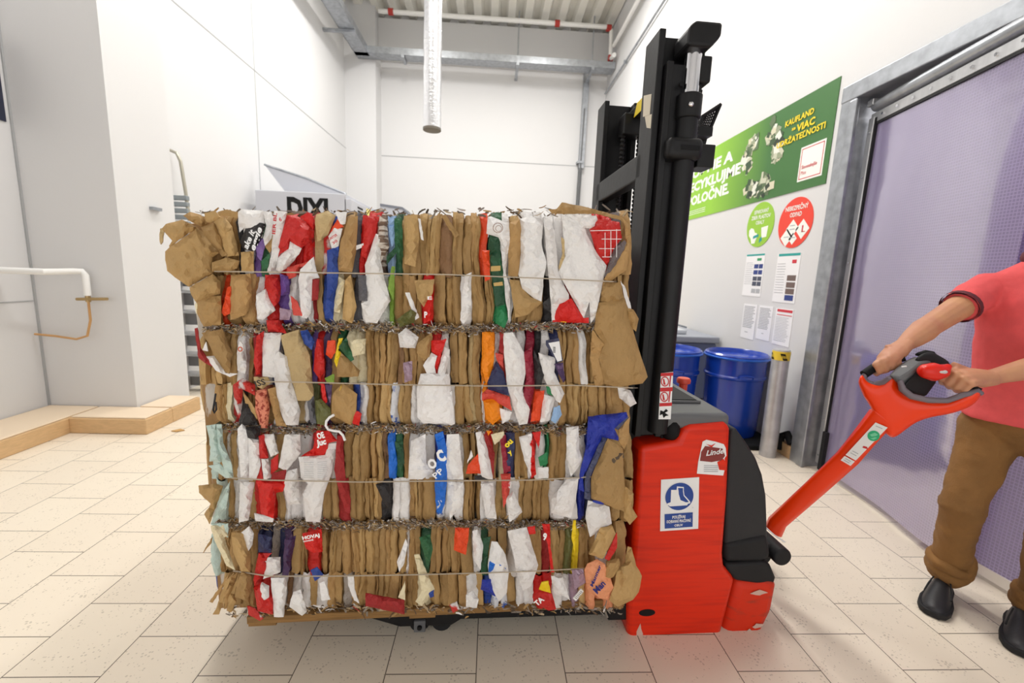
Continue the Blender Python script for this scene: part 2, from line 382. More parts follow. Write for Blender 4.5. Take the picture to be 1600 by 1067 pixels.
MB().obox(A + D * .058 + NRM * .004 + V((0, 0, ZL / 2 + .02)), D * .008, NRM * .012, V((0, 0, ZL / 2 - .02))).build('edge_gasket', RUBBER, dr, smooth=False)
MB().obox(A + D * (LEN / 2) + V((0, 0, ZL + .005)), D * (LEN / 2), NRM * .012, V((0, 0, .032))).build('clamp_strip', ALU, dr, smooth=False, bevel=.003)
MB().obox(A + D * (LEN / 2 + .03) + NRM * .002 + V((0, 0, ZL - .036)), D * (LEN / 2 - .03), NRM * .010, V((0, 0, .008))).build('edge_gasket', RUBBER, dr, smooth=False)
MB().tube([A + D * .02 + V((0, 0, ZL + .085)), A + D * (LEN + .1) + V((0, 0, ZL + .085))], .038, 16).build('top_tube', GALV, dr)
MB().obox(A + D * .03 + NRM * .02 + V((0, 0, ZL + .1)), D * .03, NRM * .03, V((0, 0, .02))).build('hinge_bracket', ALU, dr, smooth=False, bevel=.004)
for i in range(9):
    p = A + D * (.12 + i * (LEN - .16) / 8) + NRM * .012 + V((0, 0, ZL + .005)); MB().tube([p, p + NRM * .008], .009, 8).build('bolt', CHROME, dr)
for i in range(9):
    p = A + D * .028 + NRM * .02 + V((0, 0, .12 + i * .29)); MB().tube([p, p + NRM * .007], .008, 8).build('bolt', CHROME, dr)
MB().obox(A + D * .075 + NRM * .012 + V((0, 0, .17)), D * .02, NRM * .02, V((0, 0, .15))).build('foot_plate', RUBBER, dr, smooth=False)
B0 = V((2.49, DY0 + .02, 0)); D2 = V((-.02, 1, 0)).normalized(); N2 = V((-1, 0, 0))
d2 = thing('door_2', 'second curtain door leaf, pale with a fine grid, behind the man', None, B0, 0, None, 'structure')
sheet(B0, D2, N2, 1.32, .03, ZL, .003).build('curtain_sheet', curtain_mat('grid_pvc', (214, 204, 228), .4, .5, (9, 8, .3)), d2)
MB().obox(B0 + D2 * .66 + V((0, 0, .045)), D2 * .66, N2 * .012, V((0, 0, .025))).build('bottom_seal', mat('ivory_seal', (222, 214, 204), .5), d2, smooth=False)
MB().obox(B0 + D2 * .66 + V((0, 0, ZL)), D2 * .66, N2 * .012, V((0, 0, .03))).build('clamp_strip', ALU, d2, smooth=False)
struct(MB().box((XR + .01, DY0, 0), (XR + .15, DY1, .004)), 'trim_6', mat('threshold', (206, 196, 182), .5), 'pale threshold strip under the curtain door')

# ---------------------------------------------------------------- posters on the right wall
def wall_pt(px, py): return onX(px, py, XR - .004)
RGT = V((0, -1, 0)); UPZ = V((0, 0, 1))
def grad_mat(nm, c1, c2, a, b):
    m = bpy.data.materials.new(nm); m.use_nodes = True; nt = m.node_tree; N = nt.nodes; L = nt.links; bs = N['Principled BSDF']
    tc = N.new('ShaderNodeTexCoord'); sp = N.new('ShaderNodeSeparateXYZ'); L.new(tc.outputs['Object'], sp.inputs[0])
    r = N.new('ShaderNodeMapRange'); r.inputs[1].default_value = a; r.inputs[2].default_value = b; L.new(sp.outputs['Y'], r.inputs[0])
    mx = N.new('ShaderNodeMix'); mx.data_type = 'RGBA'; mx.inputs[6].default_value = lin(c1); mx.inputs[7].default_value = lin(c2); L.new(r.outputs[0], mx.inputs[0])
    L.new(mx.outputs[2], bs.inputs['Base Color']); bs.inputs['Roughness'].default_value = .5; return m
y1, y0, z0, z1 = 5.95, 3.28, 2.165, 2.915
bnr = thing('wall_banner', 'long green recycling banner with white and yellow lettering on right wall', 'banner', (XR, y0, z0))
MB().box((XR - .006, y0, z0), (XR, y1, z1)).build('printed_sheet', grad_mat('banner_green', (62, 112, 56), (146, 200, 58), .75, 1.75), bnr, smooth=False)
WT = mat('print_white', (240, 242, 236), .5); YT = mat('print_yellow', (244, 214, 30), .5)
t = MB(); xt = XR - .006
a = wall_pt(1083, 0); Yl = onX(1070, 330, xt).y
def wtext(mb, s, pxl, pxr, pyc, h, bold=.02, x=xt, shear=0.0):
    """text on the right wall spanning two pixels columns with its baseline centre at pyc"""
    pl = onX(pxl, pyc, x); pr = onX(pxr, pyc, x); pm = onX((pxl + pxr) / 2, pyc, x)
    mb.text(s, (x - .005, pl.y, pm.z), RGT, UPZ, h, w=pl.y - pr.y, bold=bold, shear=shear)
for s, pr, ph, ya in (('POĎME A', 1147, 240, 5.70), ('RECYKLUJME', 1157, 275, 5.74), ('SPOLOČNE.', 1139, 302, 5.74)):
    e_ = onX(pr, ph - 4, xt)
    t.text(s, (xt, ya, {'P': 2.67, 'R': 2.505, 'S': 2.34}[s[0]]), RGT, UPZ, .105, w=ya - e_.y, bold=.045)
for k in range(3): t.box((xt - .001, 5.15, 2.262 - k * .022), (xt, 5.8, 2.268 - k * .022))
t.build('slogan', WT, bnr, smooth=False)
t = MB()
wtext(t, 'KAUFLAND', 1229, 1271, 188, .046, .03)
wtext(t, 'za', 1238, 1244, 203, .026, .03)
wtext(t, 'VIAC', 1246, 1273, 199.5, .054, .035)
wtext(t, 'UDRŽATEĽNOSTI', 1216, 1288, 216, .046, .03)
t.build('yellow_lettering', YT, bnr, smooth=False)
t = MB(); t.box((xt - .002, 3.33, 2.235), (xt, 3.60, 2.505)); t.m(1)
for bx in ((3.345, 2.25, 3.585, 2.256), (3.345, 2.484, 3.585, 2.49), (3.345, 2.25, 3.351, 2.49), (3.579, 2.25, 3.585, 2.49)):
    t.box((xt - .003, bx[0], bx[1]), (xt - .002, bx[2], bx[3]))
t.text('Slovenskejšie', (xt - .003, 3.565, 2.33), RGT, UPZ, .028, w=.17, bold=.01); t.text('Plus', (xt - .003, 3.565, 2.285), RGT, UPZ, .028, w=.06)
t.build('white_square_logo', [WT, mat('print_red', (206, 52, 66), .5)], bnr, smooth=False)
# recycling arrows made of many little packagings
t = MB(); random.seed(3)
cq_ = onX(1188, 252, xt); cyy, czz = cq_.y, cq_.z
pm = [mat('collage_%d' % i, c, .5) for i, c in enumerate([(226, 228, 216), (196, 198, 176), (60, 84, 56), (92, 112, 80), (210, 206, 180), (44, 58, 44), (150, 158, 130)])]
for k in range(3):
    t = MB()
    A0 = math.radians(90 + 120 * k + 18); A1 = math.radians(90 + 120 * k + 102)
    for q in range(60):
        f = random.random(); aa = A0 + (A1 - A0) * f; rr = .26 + random.uniform(-.075, .075) * (1.25 if f > .72 else .8)
        cy_, cz_ = cyy - rr * math.cos(aa) * .95, czz + rr * math.sin(aa)
        w_, h_ = random.uniform(.012, .04), random.uniform(.012, .05); ro = random.uniform(0, PI)
        ax_ = V((0, math.cos(ro), math.sin(ro))); ay_ = V((0, -math.sin(ro), math.cos(ro)))
        t.m(random.randrange(7)).obox((xt - .0008 - q * .00004, cy_, cz_), V((.0005, 0, 0)), ax_ * w_, ay_ * h_)
    t.build('recycling_arrow', pm, bnr, smooth=False)

def disc(nm, lab, px, py, r, col, grp=None):
    c = onX(px, py, XR - .003); o = thing(nm, lab, 'sticker', (XR, c.y, c.z))
    MB().tube([(XR - .004, c.y, c.z), (XR, c.y, c.z)], r, 48).build('disc', col, o)
    return o, c
RDM = mat('sticker_red', (232, 66, 48), .5); GRM = mat('sticker_green', (150, 198, 60), .5); DKG = mat('print_green', (40, 150, 96), .5)
o, c = disc('round_sticker', 'round green waste sorting sticker under the banner', 1187.5, 351, .205, GRM)
t = MB(); x = XR - .0045
for s, z, w in (('SEPAROVANÝ', .105, .22), ('ZBER PLASTOV', .055, .29), ('OBALY', .005, .13)): t.text(s, (x, c.y, c.z + z), RGT, UPZ, .034, w=w, bold=.02, align='c')
def poly(mb, cy, cz, pts, xx_=x): mb.prism([(xx_, cy - a, cz + b) for a, b in pts], (-.0006, 0, 0))
poly(t, c.y, c.z, [(-.16, -.04), (-.13, -.02), (-.09, -.03), (-.06, -.07), (-.03, -.075), (-.02, -.11), (-.05, -.17), (-.10, -.17), (-.12, -.12), (-.155, -.09)])
poly(t, c.y, c.z, [(.03, -.03), (.13, -.02), (.12, -.12), (.05, -.125)])
t.m(1); poly(t, c.y, c.z, [(-.08, -.10), (0, -.085), (0, -.11), (-.08, -.125)], x - .0012); poly(t, c.y, c.z, [(.02, -.13), (.05, -.11), (.06, -.15), (.02, -.17)])
t.build('print', [WT, mat('print_teal', (30, 150, 150), .5)], o, smooth=False)
o, c = disc('round_sticker', 'round red hazardous waste sticker left of the door jamb', 1242, 348, .205, RDM)
t = MB()
t.text('NEBEZPEČNÝ', (x, c.y, c.z + .105), RGT, UPZ, .036, w=.27, bold=.02, align='c'); t.text('ODPAD', (x, c.y, c.z + .05), RGT, UPZ, .036, w=.14, bold=.02, align='c')
def diamond(cy, cz, r): poly(t, cy, cz, [(-r, 0), (0, r), (r, 0), (0, -r)])
diamond(c.y + .02, c.z - .045, .075); diamond(c.y + .08, c.z - .115, .075); diamond(c.y - .10, c.z - .06, .08); diamond(c.y - .0, c.z - .13, .05)
t.m(1)
for (dy, dz) in ((.02, -.02), (.02, -.05), (.08, -.11), (.0, -.12)): t.box((x - .0015, c.y + dy - .03, c.z + dz - .004), (x - .0007, c.y + dy + .03, c.z + dz + .003))
t.m(2).box((x - .0015, c.y - .11, c.z - .085), (x - .0007, c.y - .095, c.z - .03)).box((x - .0015, c.y - .135, c.z - .085), (x - .0007, c.y - .095, c.z - .078))
t.build('print', [WT, GREYT, MATS['print_red']], o, smooth=False)
def sheet_paper(nm, lab, px0, py0, px1, py1, deco):
    a = onX(px0, py0, XR - .002); b = onX(px1, py0, XR - .002)
    ya, yb, za, zb = a.y, b.y, a.z, onX(px0, py1, XR - .002).z
    o = thing(nm, lab, 'notice', (XR, yb, zb))
    MB().box((XR - .003, yb, zb), (XR, ya, za)).build('paper', PAPER, o, smooth=False)
    t = MB(); W_ = ya - yb; H_ = za - zb
    def R(u0, v0, u1, v1, k): t.m(k).box((XR - .0042, ya - W_ * u1, za - H_ * v1), (XR - .003, ya - W_ * u0, za - H_ * v0))
    deco(R); t.build('print', [GREYT, mat('print_teal2', (34, 158, 152), .5), mat('print_photo', (70, 76, 96), .5), MATS['print_red'], DKG, mat('print_navy', (40, 60, 130), .5), mat('print_brown', (110, 92, 88), .5)], o, smooth=False)
    return o
def lines(R, u0, u1, v0, v1, n, w=.35):
    for i in range(n):
        v = v0 + (v1 - v0) * i / n; R(u0, v, u0 + (u1 - u0) * random.uniform(.75, 1), v + (v1 - v0) / n * w, 0)
def dg(R):
    R(.02, 0, .98, .04, 1); R(.62, .10, .84, .16, 4); lines(R, .05, .5, .2, .75, 12, .2)
    for i, (k, v) in enumerate(((5, .24), (5, .38), (2, .53), (2, .65), (0, .82))): R(.5, v, .72, v + .10, k); R(.75, v, .95, v + .10, k)
def dr_(R):
    R(.05, 0, .98, .05, 1); R(.68, .13, .86, .20, 3); lines(R, .05, .48, .2, .85, 12, .2)
    for k, v in ((6, .44), (6, .58), (6, .71), (5, .84)): R(.55, v, .92, v + .11, k)
sheet_paper('notice_sheet', 'white notice with teal header and blue photos under green sticker', 1167, 398, 1196, 462, dg)
sheet_paper('notice_sheet', 'white notice with teal header and dark photos under red sticker', 1216, 397, 1252, 472, dr_)
sheet_paper('notice_sheet', 'pale printed page at left of the lower notices above the blue drum', 1163, 474, 1184, 528, lambda R: (lines(R, .08, .92, .06, .7, 14, .5), lines(R, .3, .6, .8, .84, 1, .5)))
sheet_paper('notice_sheet', 'pale printed page in the middle of the lower notices', 1187, 477, 1209, 530, lambda R: (lines(R, .08, .92, .06, .7, 14, .5), lines(R, .4, .6, .8, .84, 1, .5)))
sheet_paper('notice_sheet', 'notice with red heading beside the door jamb', 1213, 481, 1241, 538, lambda R: (R(.1, .02, .95, .09, 3), R(.1, .16, .95, .18, 3), lines(R, .08, .9, .24, .92, 16, .25)))
# a further poster seen between the mast uprights
a = V((XR, 8.6, 1.05)); o = thing('notice_board', 'white poster with green spot seen between the black mast uprights', 'poster', (XR, 7.0, 1.05))
MB().box((XR - .01, 6.9, 1.05), (XR, 8.7, 2.75)).build('sheet', PAPER, o, smooth=False)
t = MB(); t.tube([(XR - .013, 7.55, 2.0), (XR - .01, 7.55, 2.0)], .3, 30); t.m(1).box((XR - .013, 7.2, 2.5), (XR - .01, 8.4, 2.6)).box((XR - .013, 7.2, 1.3), (XR - .01, 8.4, 1.36))
t.build('print', [mat('pale_green', (170, 206, 140), .5), GREYT], o, smooth=False)

# ---------------------------------------------------------------- ceiling services
ct = thing('cable_tray', 'galvanised cable tray running along left and back walls', 'cable tray', (-3.1, 10.3, 5.65))
def tray(a, b, w, nrm):
    m = MB(); a = V(a); b = V(b); d = (b - a).normalized(); L_ = (b - a).length; n = V(nrm)
    c = (a + b) / 2
    m.obox(c, d * (L_ / 2), n * w, V((0, 0, .006))); 
    for s in (-1, 1): m.obox(c + n * (s * w) + V((0, 0, .06)), d * (L_ / 2), n * .006, V((0, 0, .066)))
    return m
tray((-2.86, 1.0, 5.80), (-2.86, 9.98, 5.80), .14, (1, 0, 0)).build('tray_run', GALV, ct, smooth=False)
tray((-3.18, 10.05, 5.16), (2.48, 10.05, 5.16), .12, (0, 1, 0)).build('tray_run', GALV, ct, smooth=False) if False else None
tray((-3.0, 9.98, 5.80), (2.48, 9.98, 5.80), .14, (0, 1, 0)).build('tray_run', GALV, ct, smooth=False)
for y in (3, 5, 7, 9): MB().box((-3.3, y - .03, 5.74), (-2.7, y + .03, 5.79)).build('bracket', GALV, ct, smooth=False)
for x_ in (-2.0, .4, 2.0):
    m = MB().box((x_ - .03, 9.82, 5.74), (x_ + .03, 10.6 if x_ > -1 else 10.15, 5.79))
    if x_ > -1: m.cyl((x_, 9.98, 5.79), (x_, 9.98, 6.85), .014, 8)
    m.build('bracket', GALV, ct, smooth=False)
# silver duct
foil = mat('aluminium_foil', (226, 227, 230), 0.3, 0.85, bump=0.35, bscale=16, stretch=(1, 1, 2.2))
DYP = 5.6
p0, p1 = onY(675, 204, DYP), onY(672, -40, DYP)
o = thing('ventilation_duct', 'silver foil wrapped round duct hanging from the roof', 'duct', p0)
r = .105; m = MB(); rs = []
for i in range(26):
    z = p0.z + (7.0 - p0.z) * i / 25; rr = r * (1 + .03 * math.sin(i * 2.1) + (.03 if i % 6 == 0 else 0))
    rs.append([(p0.x + rr * math.cos(2 * PI * q / 20), p0.y + rr * math.sin(2 * PI * q / 20), z) for q in range(20)])
m.rings(rs).build('duct_sleeve', foil, o)
MB().lathe(p0 + V((0, 0, -.004)), [(.02, 0), (r * .97, 0), (r * 1.04, .004), (r * 1.04, .03), (r, .03)], 24).build('end_rim', mat('duct_end', (110, 104, 94), .7), o)
# sprinkler pipe with red clamps
o = thing('sprinkler_pipe', 'white sprinkler pipe with red clamps under the roof', 'pipe', (2.3, 9.9, 6.6))
MB().tube([(-2.5, 9.9, 6.62), (2.3, 9.9, 6.62), (2.36, 9.9, 6.55), (2.38, 9.9, 6.0), (2.38, 9.6, 5.95)], .045, 12).build('pipe', WHITEP, o)
MB().tube([(2.40, 9.75, 6.2), (2.40, 1.0, 6.2)], .04, 12).build('pipe', WHITEP, o)
rc = mat('clamp_red', (178, 52, 44), .5)
for p in ((-2.25, 9.9, 6.62), (1.2, 9.9, 6.62), (2.3, 9.9, 6.6), (2.38, 9.9, 6.02)):
    MB().lathe(p, [(.05, -.05), (.065, -.05), (.065, .05), (.05, .05)], 12, 'x').build('clamp', rc, o)
o = thing('wall_conduit', 'dark vertical conduit near the back right corner', 'conduit', onY(912, 330, 10.5))
p = onY(917, 120, 10.52); q = onY(908, 420, 10.52)
MB().box((p.x - .07, 10.46, 3.9), (p.x + .05, 10.6, 6.0)).build('cover', GALV, o, smooth=False)
MB().tube([(p.x - .02, 10.5, 5.2), (p.x - .06, 10.5, 1.0)], .045, 10).build('cable_pipe', mat('grey_pipe', (96, 98, 100), .5), o)
for z in (2, 3, 4): MB().box((p.x - .12, 10.44, z), (p.x + .02, 10.6, z + .05)).build('clip', GALV, o, smooth=False)
o = thing('roof_conduit', 'thin grey conduit high along the right wall', 'conduit', (2.47, 5, 6.0))
MB().tube([(2.46, 1.5, 5.55), (2.46, 10.5, 5.55)], .02, 8).build('tube', GALV, o)
for y in (3, 6, 9): MB().box((2.43, y - .02, 5.52), (2.5, y + .02, 5.58)).build('clip', GALV, o, smooth=False)

# white water pipe with tap on the left
o = thing('water_pipe', 'white pipe with brass valve and dangling hose on left wall', 'pipe', (-3.6, 3.6, 1.0))
a = onX(0, 422, XN + .05); b = onY(128, 424, 3.66); c = onY(137, 462, 3.66)
MB().tube([a, V((b.x - .08, 3.45, a.z)), V((b.x - .03, 3.62, b.z)), b, V((c.x - .0, 3.66, b.z - .03)), c], .024, 12).build('pipe', WHITEP, o)
MB().box((XN, 3.30, a.z - .02), (XN + .055, 3.33, a.z + .02)).build('pipe_clip', WHITEP, o, smooth=False)
BR = mat('brass', (176, 150, 104), .35, .7)
MB().tube([c, c - V((0, 0, .05))], .018, 10).build('valve', BR, o)
MB().tube([c + V((-.08, -.01, -.03)), c + V((.16, -.01, -.02))], .012, 8).build('valve_handle', BR, o)
hs = [c - V((0, 0, .05)), c - V((.0, 0, .2)), c + V((-.03, -.01, -.33)), c + V((-.12, -.01, -.36)), c + V((-.28, -.01, -.34)), V((XN + .02, 3.66, c.z - .33))]
MB().tube(hs, .009, 8).build('hose', mat('tan_hose', (196, 150, 96), .5), o)
a = onX(0, 170, XN + .004)
o = MB().box((XN, a.y - .4, onX(1, 188, XN).z), (XN + .008, a.y + .03, a.z + .5)); o = o.build('wall_sign', mat('navy_plate', (36, 40, 62), .5), None, smooth=False, origin=(XN, a.y, a.z))
tag(o, 'dark navy plate at the left edge of the photo', 'sign')
p = onX(240, 326, -3.03)
o = thing('wall_box', 'tiny grey clip on the side of the white pier', 'clip', (-3.03, p.y, p.z))
MB().box((-3.03, p.y - .05, p.z - .015), (-3.0, p.y + .06, p.z + .012)).build('body', GALV, o, smooth=False)

# ---------------------------------------------------------------- ladder
LY = 4.72
o = thing('platform_ladder', 'aluminium platform step ladder leaning by the left wall', 'ladder', onY(285, 612, LY).xyz * 1.0)
def q(px, py, Y=LY): return onY(px, py, Y)
zf = 0.0
for (pt, pb) in (((268, 345), (286, 612)), ((308, 345), (338, 600))):
    a = q(*pt); b = q(*pb); b.z = 0.0
    MB().obox((a + b) / 2, V((.016, 0, 0)), V((0, .03, 0)), (a - b) / 2).build('stringer', ALU, o, smooth=False, bevel=.003)
for k, py in enumerate((425, 455, 486, 520, 552, 583)):
    a = q(270 + (py - 345) * .067, py); b = q(308 + (py - 345) * .12, py - 3)
    MB().box((a.x + .01, LY - .09, a.z - .012), (b.x, LY + .09, a.z + .012)).build('tread', ALU, o, smooth=False, bevel=.003)
    MB().box((a.x + .015, LY + .06, a.z - .15), (b.x - .01, LY + .065, a.z - .02)).build('riser', mat('steel_grey', (150, 150, 152), .45, .5), o, smooth=False)
MB().tube([q(262, 345), q(257, 250), q(258, 238), q(264, 234), q(276, 239), q(282, 252), q(290, 300), q(296, 345)], .016, 10).build('handrail', mat('old_steel_tube', (176, 172, 158), .4, .5), o)
m = MB(); a = q(266, 305); b = q(297, 345)
for k in range(7):
    z = a.z - (a.z - b.z + .2) * k / 7; m.box((a.x, LY - .03, z - .045), (b.x, LY + .02, z))
m.build('platform_grating', mat('zinc_grating', (148, 156, 160), .45, .4), o, smooth=False, bevel=.006)

# ---------------------------------------------------------------- baler
BY = 6.0
GB = mat('baler_grey', (190, 192, 200), 0.45)
a = onY(398, 297, BY); b = onY(541, 303, BY)
x0, x1, zt = a.x, b.x, b.z
o = thing('baling_press', 'grey baling press with black lettering behind the bale', 'baler', ((x0 + x1) / 2, BY + .6, 0))
bdy = MB().box((x0, BY, .1), (x1, BY + 1.5, zt)).build('body', GB, o, smooth=False, bevel=.01)
for sx in (x0 + .1, x1 - .1):
    for sy in (BY + .1, BY + 1.4): MB().box((sx - .06, sy - .06, 0), (sx + .06, sy + .06, .12)).build('foot', BLACKM, o, smooth=False)
h1, h2 = onY(413, 257, BY + .3), onY(541, 303, BY + .3)
fl = [h1, onY(478, 279, BY + .3), h2, onY(541, 312, BY + .3), onY(452, 308, BY + .3)]
rf = MB().prism(fl, (0, .03, 0)).build('raised_flap', GB, o, smooth=False)
MB().tube([h1, onY(478, 278, BY + .3), h2], .014, 8).build('flap_edge', GALV, rf)
MB().box((x1 - .03, BY + .0, .3), (x1 + .06, BY + 1.5, zt - .06)).build('side_panel', GB, o, smooth=False, bevel=.01)
a, b = onY(449, 333, BY - .002), onY(513, 333, BY - .002)
MB().text('DIXI', (a.x, BY - .003, a.z - .05), (1, 0, 0), UPZ, .25, w=b.x - a.x, bold=.05).build('lettering', BLACKM, bdy, smooth=False)
t = MB(); yy = BY + .7
t.box((x1 + .06, yy, zt - .3), (x1 + .064, yy + .35, zt - .08)); t.build('yellow_sticker', mat('warn_yellow', (240, 226, 130), .5), o, smooth=False)
t = MB()
for k in range(4): t.box((x1 + .06, BY + .28, zt - .14 - k * .05), (x1 + .063, BY + .52, zt - .115 - k * .05))
t.build('side_text', BLACKM, o, smooth=False)
a, b = onY(594, 318, 7.75), onY(640, 324, 7.75)
o = thing('grey_cabinet', 'low grey cabinet top showing right of the baling press', 'cabinet', ((a.x + b.x) / 2, 8.05, 0))
MB().prism([(a.x, 7.75, 0), (b.x, 7.75, 0), (b.x, 7.75, b.z - .12), (b.x - .12, 7.75, b.z), (a.x, 7.75, a.z)], (0, .6, 0)).build('body', GB, o, smooth=False)
MB().prism([(a.x, 7.74, a.z), (b.x - .12, 7.74, b.z), (b.x, 7.74, b.z - .12), (b.x, 7.74, b.z - .15), (b.x - .13, 7.74, b.z - .04), (a.x, 7.74, a.z - .04)], (0, .62, 0)).build('top_edge', mat('grey_edge', (112, 116, 126), .5), o, smooth=False)

# ---------------------------------------------------------------- drums, bin, pallet, bollard by right wall
DB = mat('drum_blue', (18, 62, 168), 0.25, coat=0.4)
def drum(c, r, h, lab):
    o = thing('steel_drum', lab, 'drum', c, 0, 'blue drums on the black pallet')
    MB().lathe(c, [(r * .9, 0), (r * .93, .01), (r * .95, h * .3), (r * .97, h * .60), (r * .99, h * .70), (r * 1.04, h * .715), (r * 1.04, h * .735), (r, h * .75), (r, h * .95)], 40).build('body', DB, o)
    ld = MB().lathe(c, [(r * .2, h * .955), (r * .93, h * .95), (r * .95, h * .975), (r * 1.0, h), (r * 1.06, h * .985), (r * 1.06, h * .94), (r * .99, h * .935)], 40).build('lid', DB, o)
    MB().tube([c + V((r * 1.06 * math.cos(2 * PI * i / 40), r * 1.06 * math.sin(2 * PI * i / 40), h * .955)) for i in range(40)], .012, 6, closed=True).build('clamp_ring', mat('drum_ring', (40, 96, 196), .25, .3), ld)
    for k in (0, 1):
        an = math.radians(-100 + 180 * k); p = c + V((r * 1.02 * math.cos(an), r * 1.02 * math.sin(an), h * .74)); tn = V((-math.sin(an), math.cos(an), 0)); ou = V((math.cos(an), math.sin(an), 0))
        MB().tube([p - tn * .06, p - tn * .055 + ou * .02 + V((0, 0, .02)), p + ou * .025 + V((0, 0, .03)), p + tn * .055 + ou * .02 + V((0, 0, .02)), p + tn * .06], .006, 8).build('handle', DB, o)
DYc = 3.72
b0 = onY(1150, 548, DYc); b1 = onY(1107, 556, DYc); b2 = onY(1194, 556, DYc); bb = onY(1150, 668, DYc)
r = (b2.x - b1.x) / 2; hz = bb.z - .02
drum(V(((b1.x + b2.x) / 2, DYc, hz)), r * .96, b0.z - hz - .01, 'blue steel drum with pale lid nearest the bollard')
drum(V(((b1.x + b2.x) / 2 - 2.17 * r, DYc + .1, hz)), r * .96, b0.z - hz - .0, 'blue steel drum half hidden behind the stacker hood')
px0 = (b1.x + b2.x) / 2
o = thing('plastic_pallet', 'black plastic pallet under the blue drums', 'pallet', (px0 - .3, DYc, 0))
MB().box((px0 - .85, DYc - .38, hz - .04), (px0 + .28, DYc + .42, hz)).build('deck', BLACKM, o, smooth=False, bevel=.01)
for sx in (-.8, -.32, .16):
    MB().box((px0 + sx, DYc - .36, .0), (px0 + sx + .1, DYc + .4, hz - .04)).build('runner', BLACKM, o, smooth=False, bevel=.01)
wy = 4.45
a, b = onY(1065, 520, wy), onY(1155, 520, wy); b.x = min(b.x, 2.47)
o = thing('waste_container', 'grey lidded waste container behind the blue drums', 'bin', ((a.x + b.x) / 2 - .2, wy + .4, 0))
lg = mat('bin_grey', (150, 154, 164), .5); zt = onY(1150, 528, wy).z
MB().box((a.x - .5, wy + .02, .12), (b.x - .02, wy + .8, zt - .07)).build('body', mat('bin_blue_grey', (96, 104, 130), .5), o, smooth=False, bevel=.02)
m = MB().box((a.x - .55, wy, zt - .07), (b.x, wy + .85, zt)); m.build('lid', lg, o, smooth=False, bevel=.015)
MB().box((a.x - .4, wy + .15, zt), (b.x - .3, wy + .7, zt + .05)).build('lid_panel', mat('bin_grey2', (190, 194, 200), .5), o, smooth=False, bevel=.015)
MB().tube([(b.x - .5, wy + .7, zt + .05), (b.x - .35, wy + .6, zt + .09), (b.x - .1, wy + .6, zt + .03)], .012, 8).build('hinge_bar', GALV, o)
for sx in (a.x - .4, b.x - .12): MB().cyl((sx, wy + .1, .06), (sx + .05, wy + .1, .06), .06).build('wheel', BLACKM, o)
c = onZ(1206, 716, 0); c = V((c.x, c.y + .06, 0)); zt = onY(1212, 545, c.y).z
o = thing('steel_bollard', 'silver steel bollard with yellow and black cap tape', 'bollard', c)
r = .062
pst = MB().lathe(c, [(r, 0), (r, zt - .02), (r * .93, zt - .004), (.01, zt)], 28).build('post', mat('bollard_steel', (196, 196, 198), .42, .55, var=.2, vscale=10), o)
MB().lathe(c, [(r + .002, zt - .085), (r + .002, zt - .015)], 28).build('yellow_tape', mat('tape_yellow', (238, 206, 62), .45), pst)
m = MB(); 
for k in range(4):
    a0 = 2 * PI * k / 4 - 2.3
    pts = [(a0 + .0, zt - .03), (a0 + .55, zt - .03), (a0 + .95, zt - .082), (a0 + .4, zt - .082)]
    for s in range(4):
        f0, f1 = s / 4, (s + 1) / 4
        g = lambda f, t_: (pts[0][0] + (pts[1][0] - pts[0][0]) * f if t_ else pts[3][0] + (pts[2][0] - pts[3][0]) * f)
        rr = r + .0035
        m.add([c + V((rr * math.cos(g(f0, 1)), rr * math.sin(g(f0, 1)), zt - .03)), c + V((rr * math.cos(g(f1, 1)), rr * math.sin(g(f1, 1)), zt - .03)), c + V((rr * math.cos(g(f1, 0)), rr * math.sin(g(f1, 0)), zt - .082)), c + V((rr * math.cos(g(f0, 0)), rr * math.sin(g(f0, 0)), zt - .082))], [(0, 1, 2, 3)])
m.build('black_stripes', BLACKM, pst, smooth=False)
c2 = onZ(1222, 690, 0)
o = MB().tube([(2.44, 3.30, .036), (2.455, 3.31, .15), (2.46, 3.25, .19), (2.462, 3.19, .125)], .03, 10).build('cable_loop', BLACKM, None, origin=(2.42, 3.4, 0)); tag(o, 'black cable loop on the floor behind the bollard', 'cable')
p = onZ(280, 673, 0)
o = MB().prism([p + V((-.05, -.02, .002)), p + V((.0, -.035, .002)), p + V((.045, .0, .002)), p + V((-.01, .03, .002))], (0, 0, .006)).build('cardboard_scrap', mat('scrap_brown', (190, 150, 92), .8), None, smooth=False, origin=p)
tag(o, 'tiny brown cardboard scrap on tiles left of the bale', 'scrap')

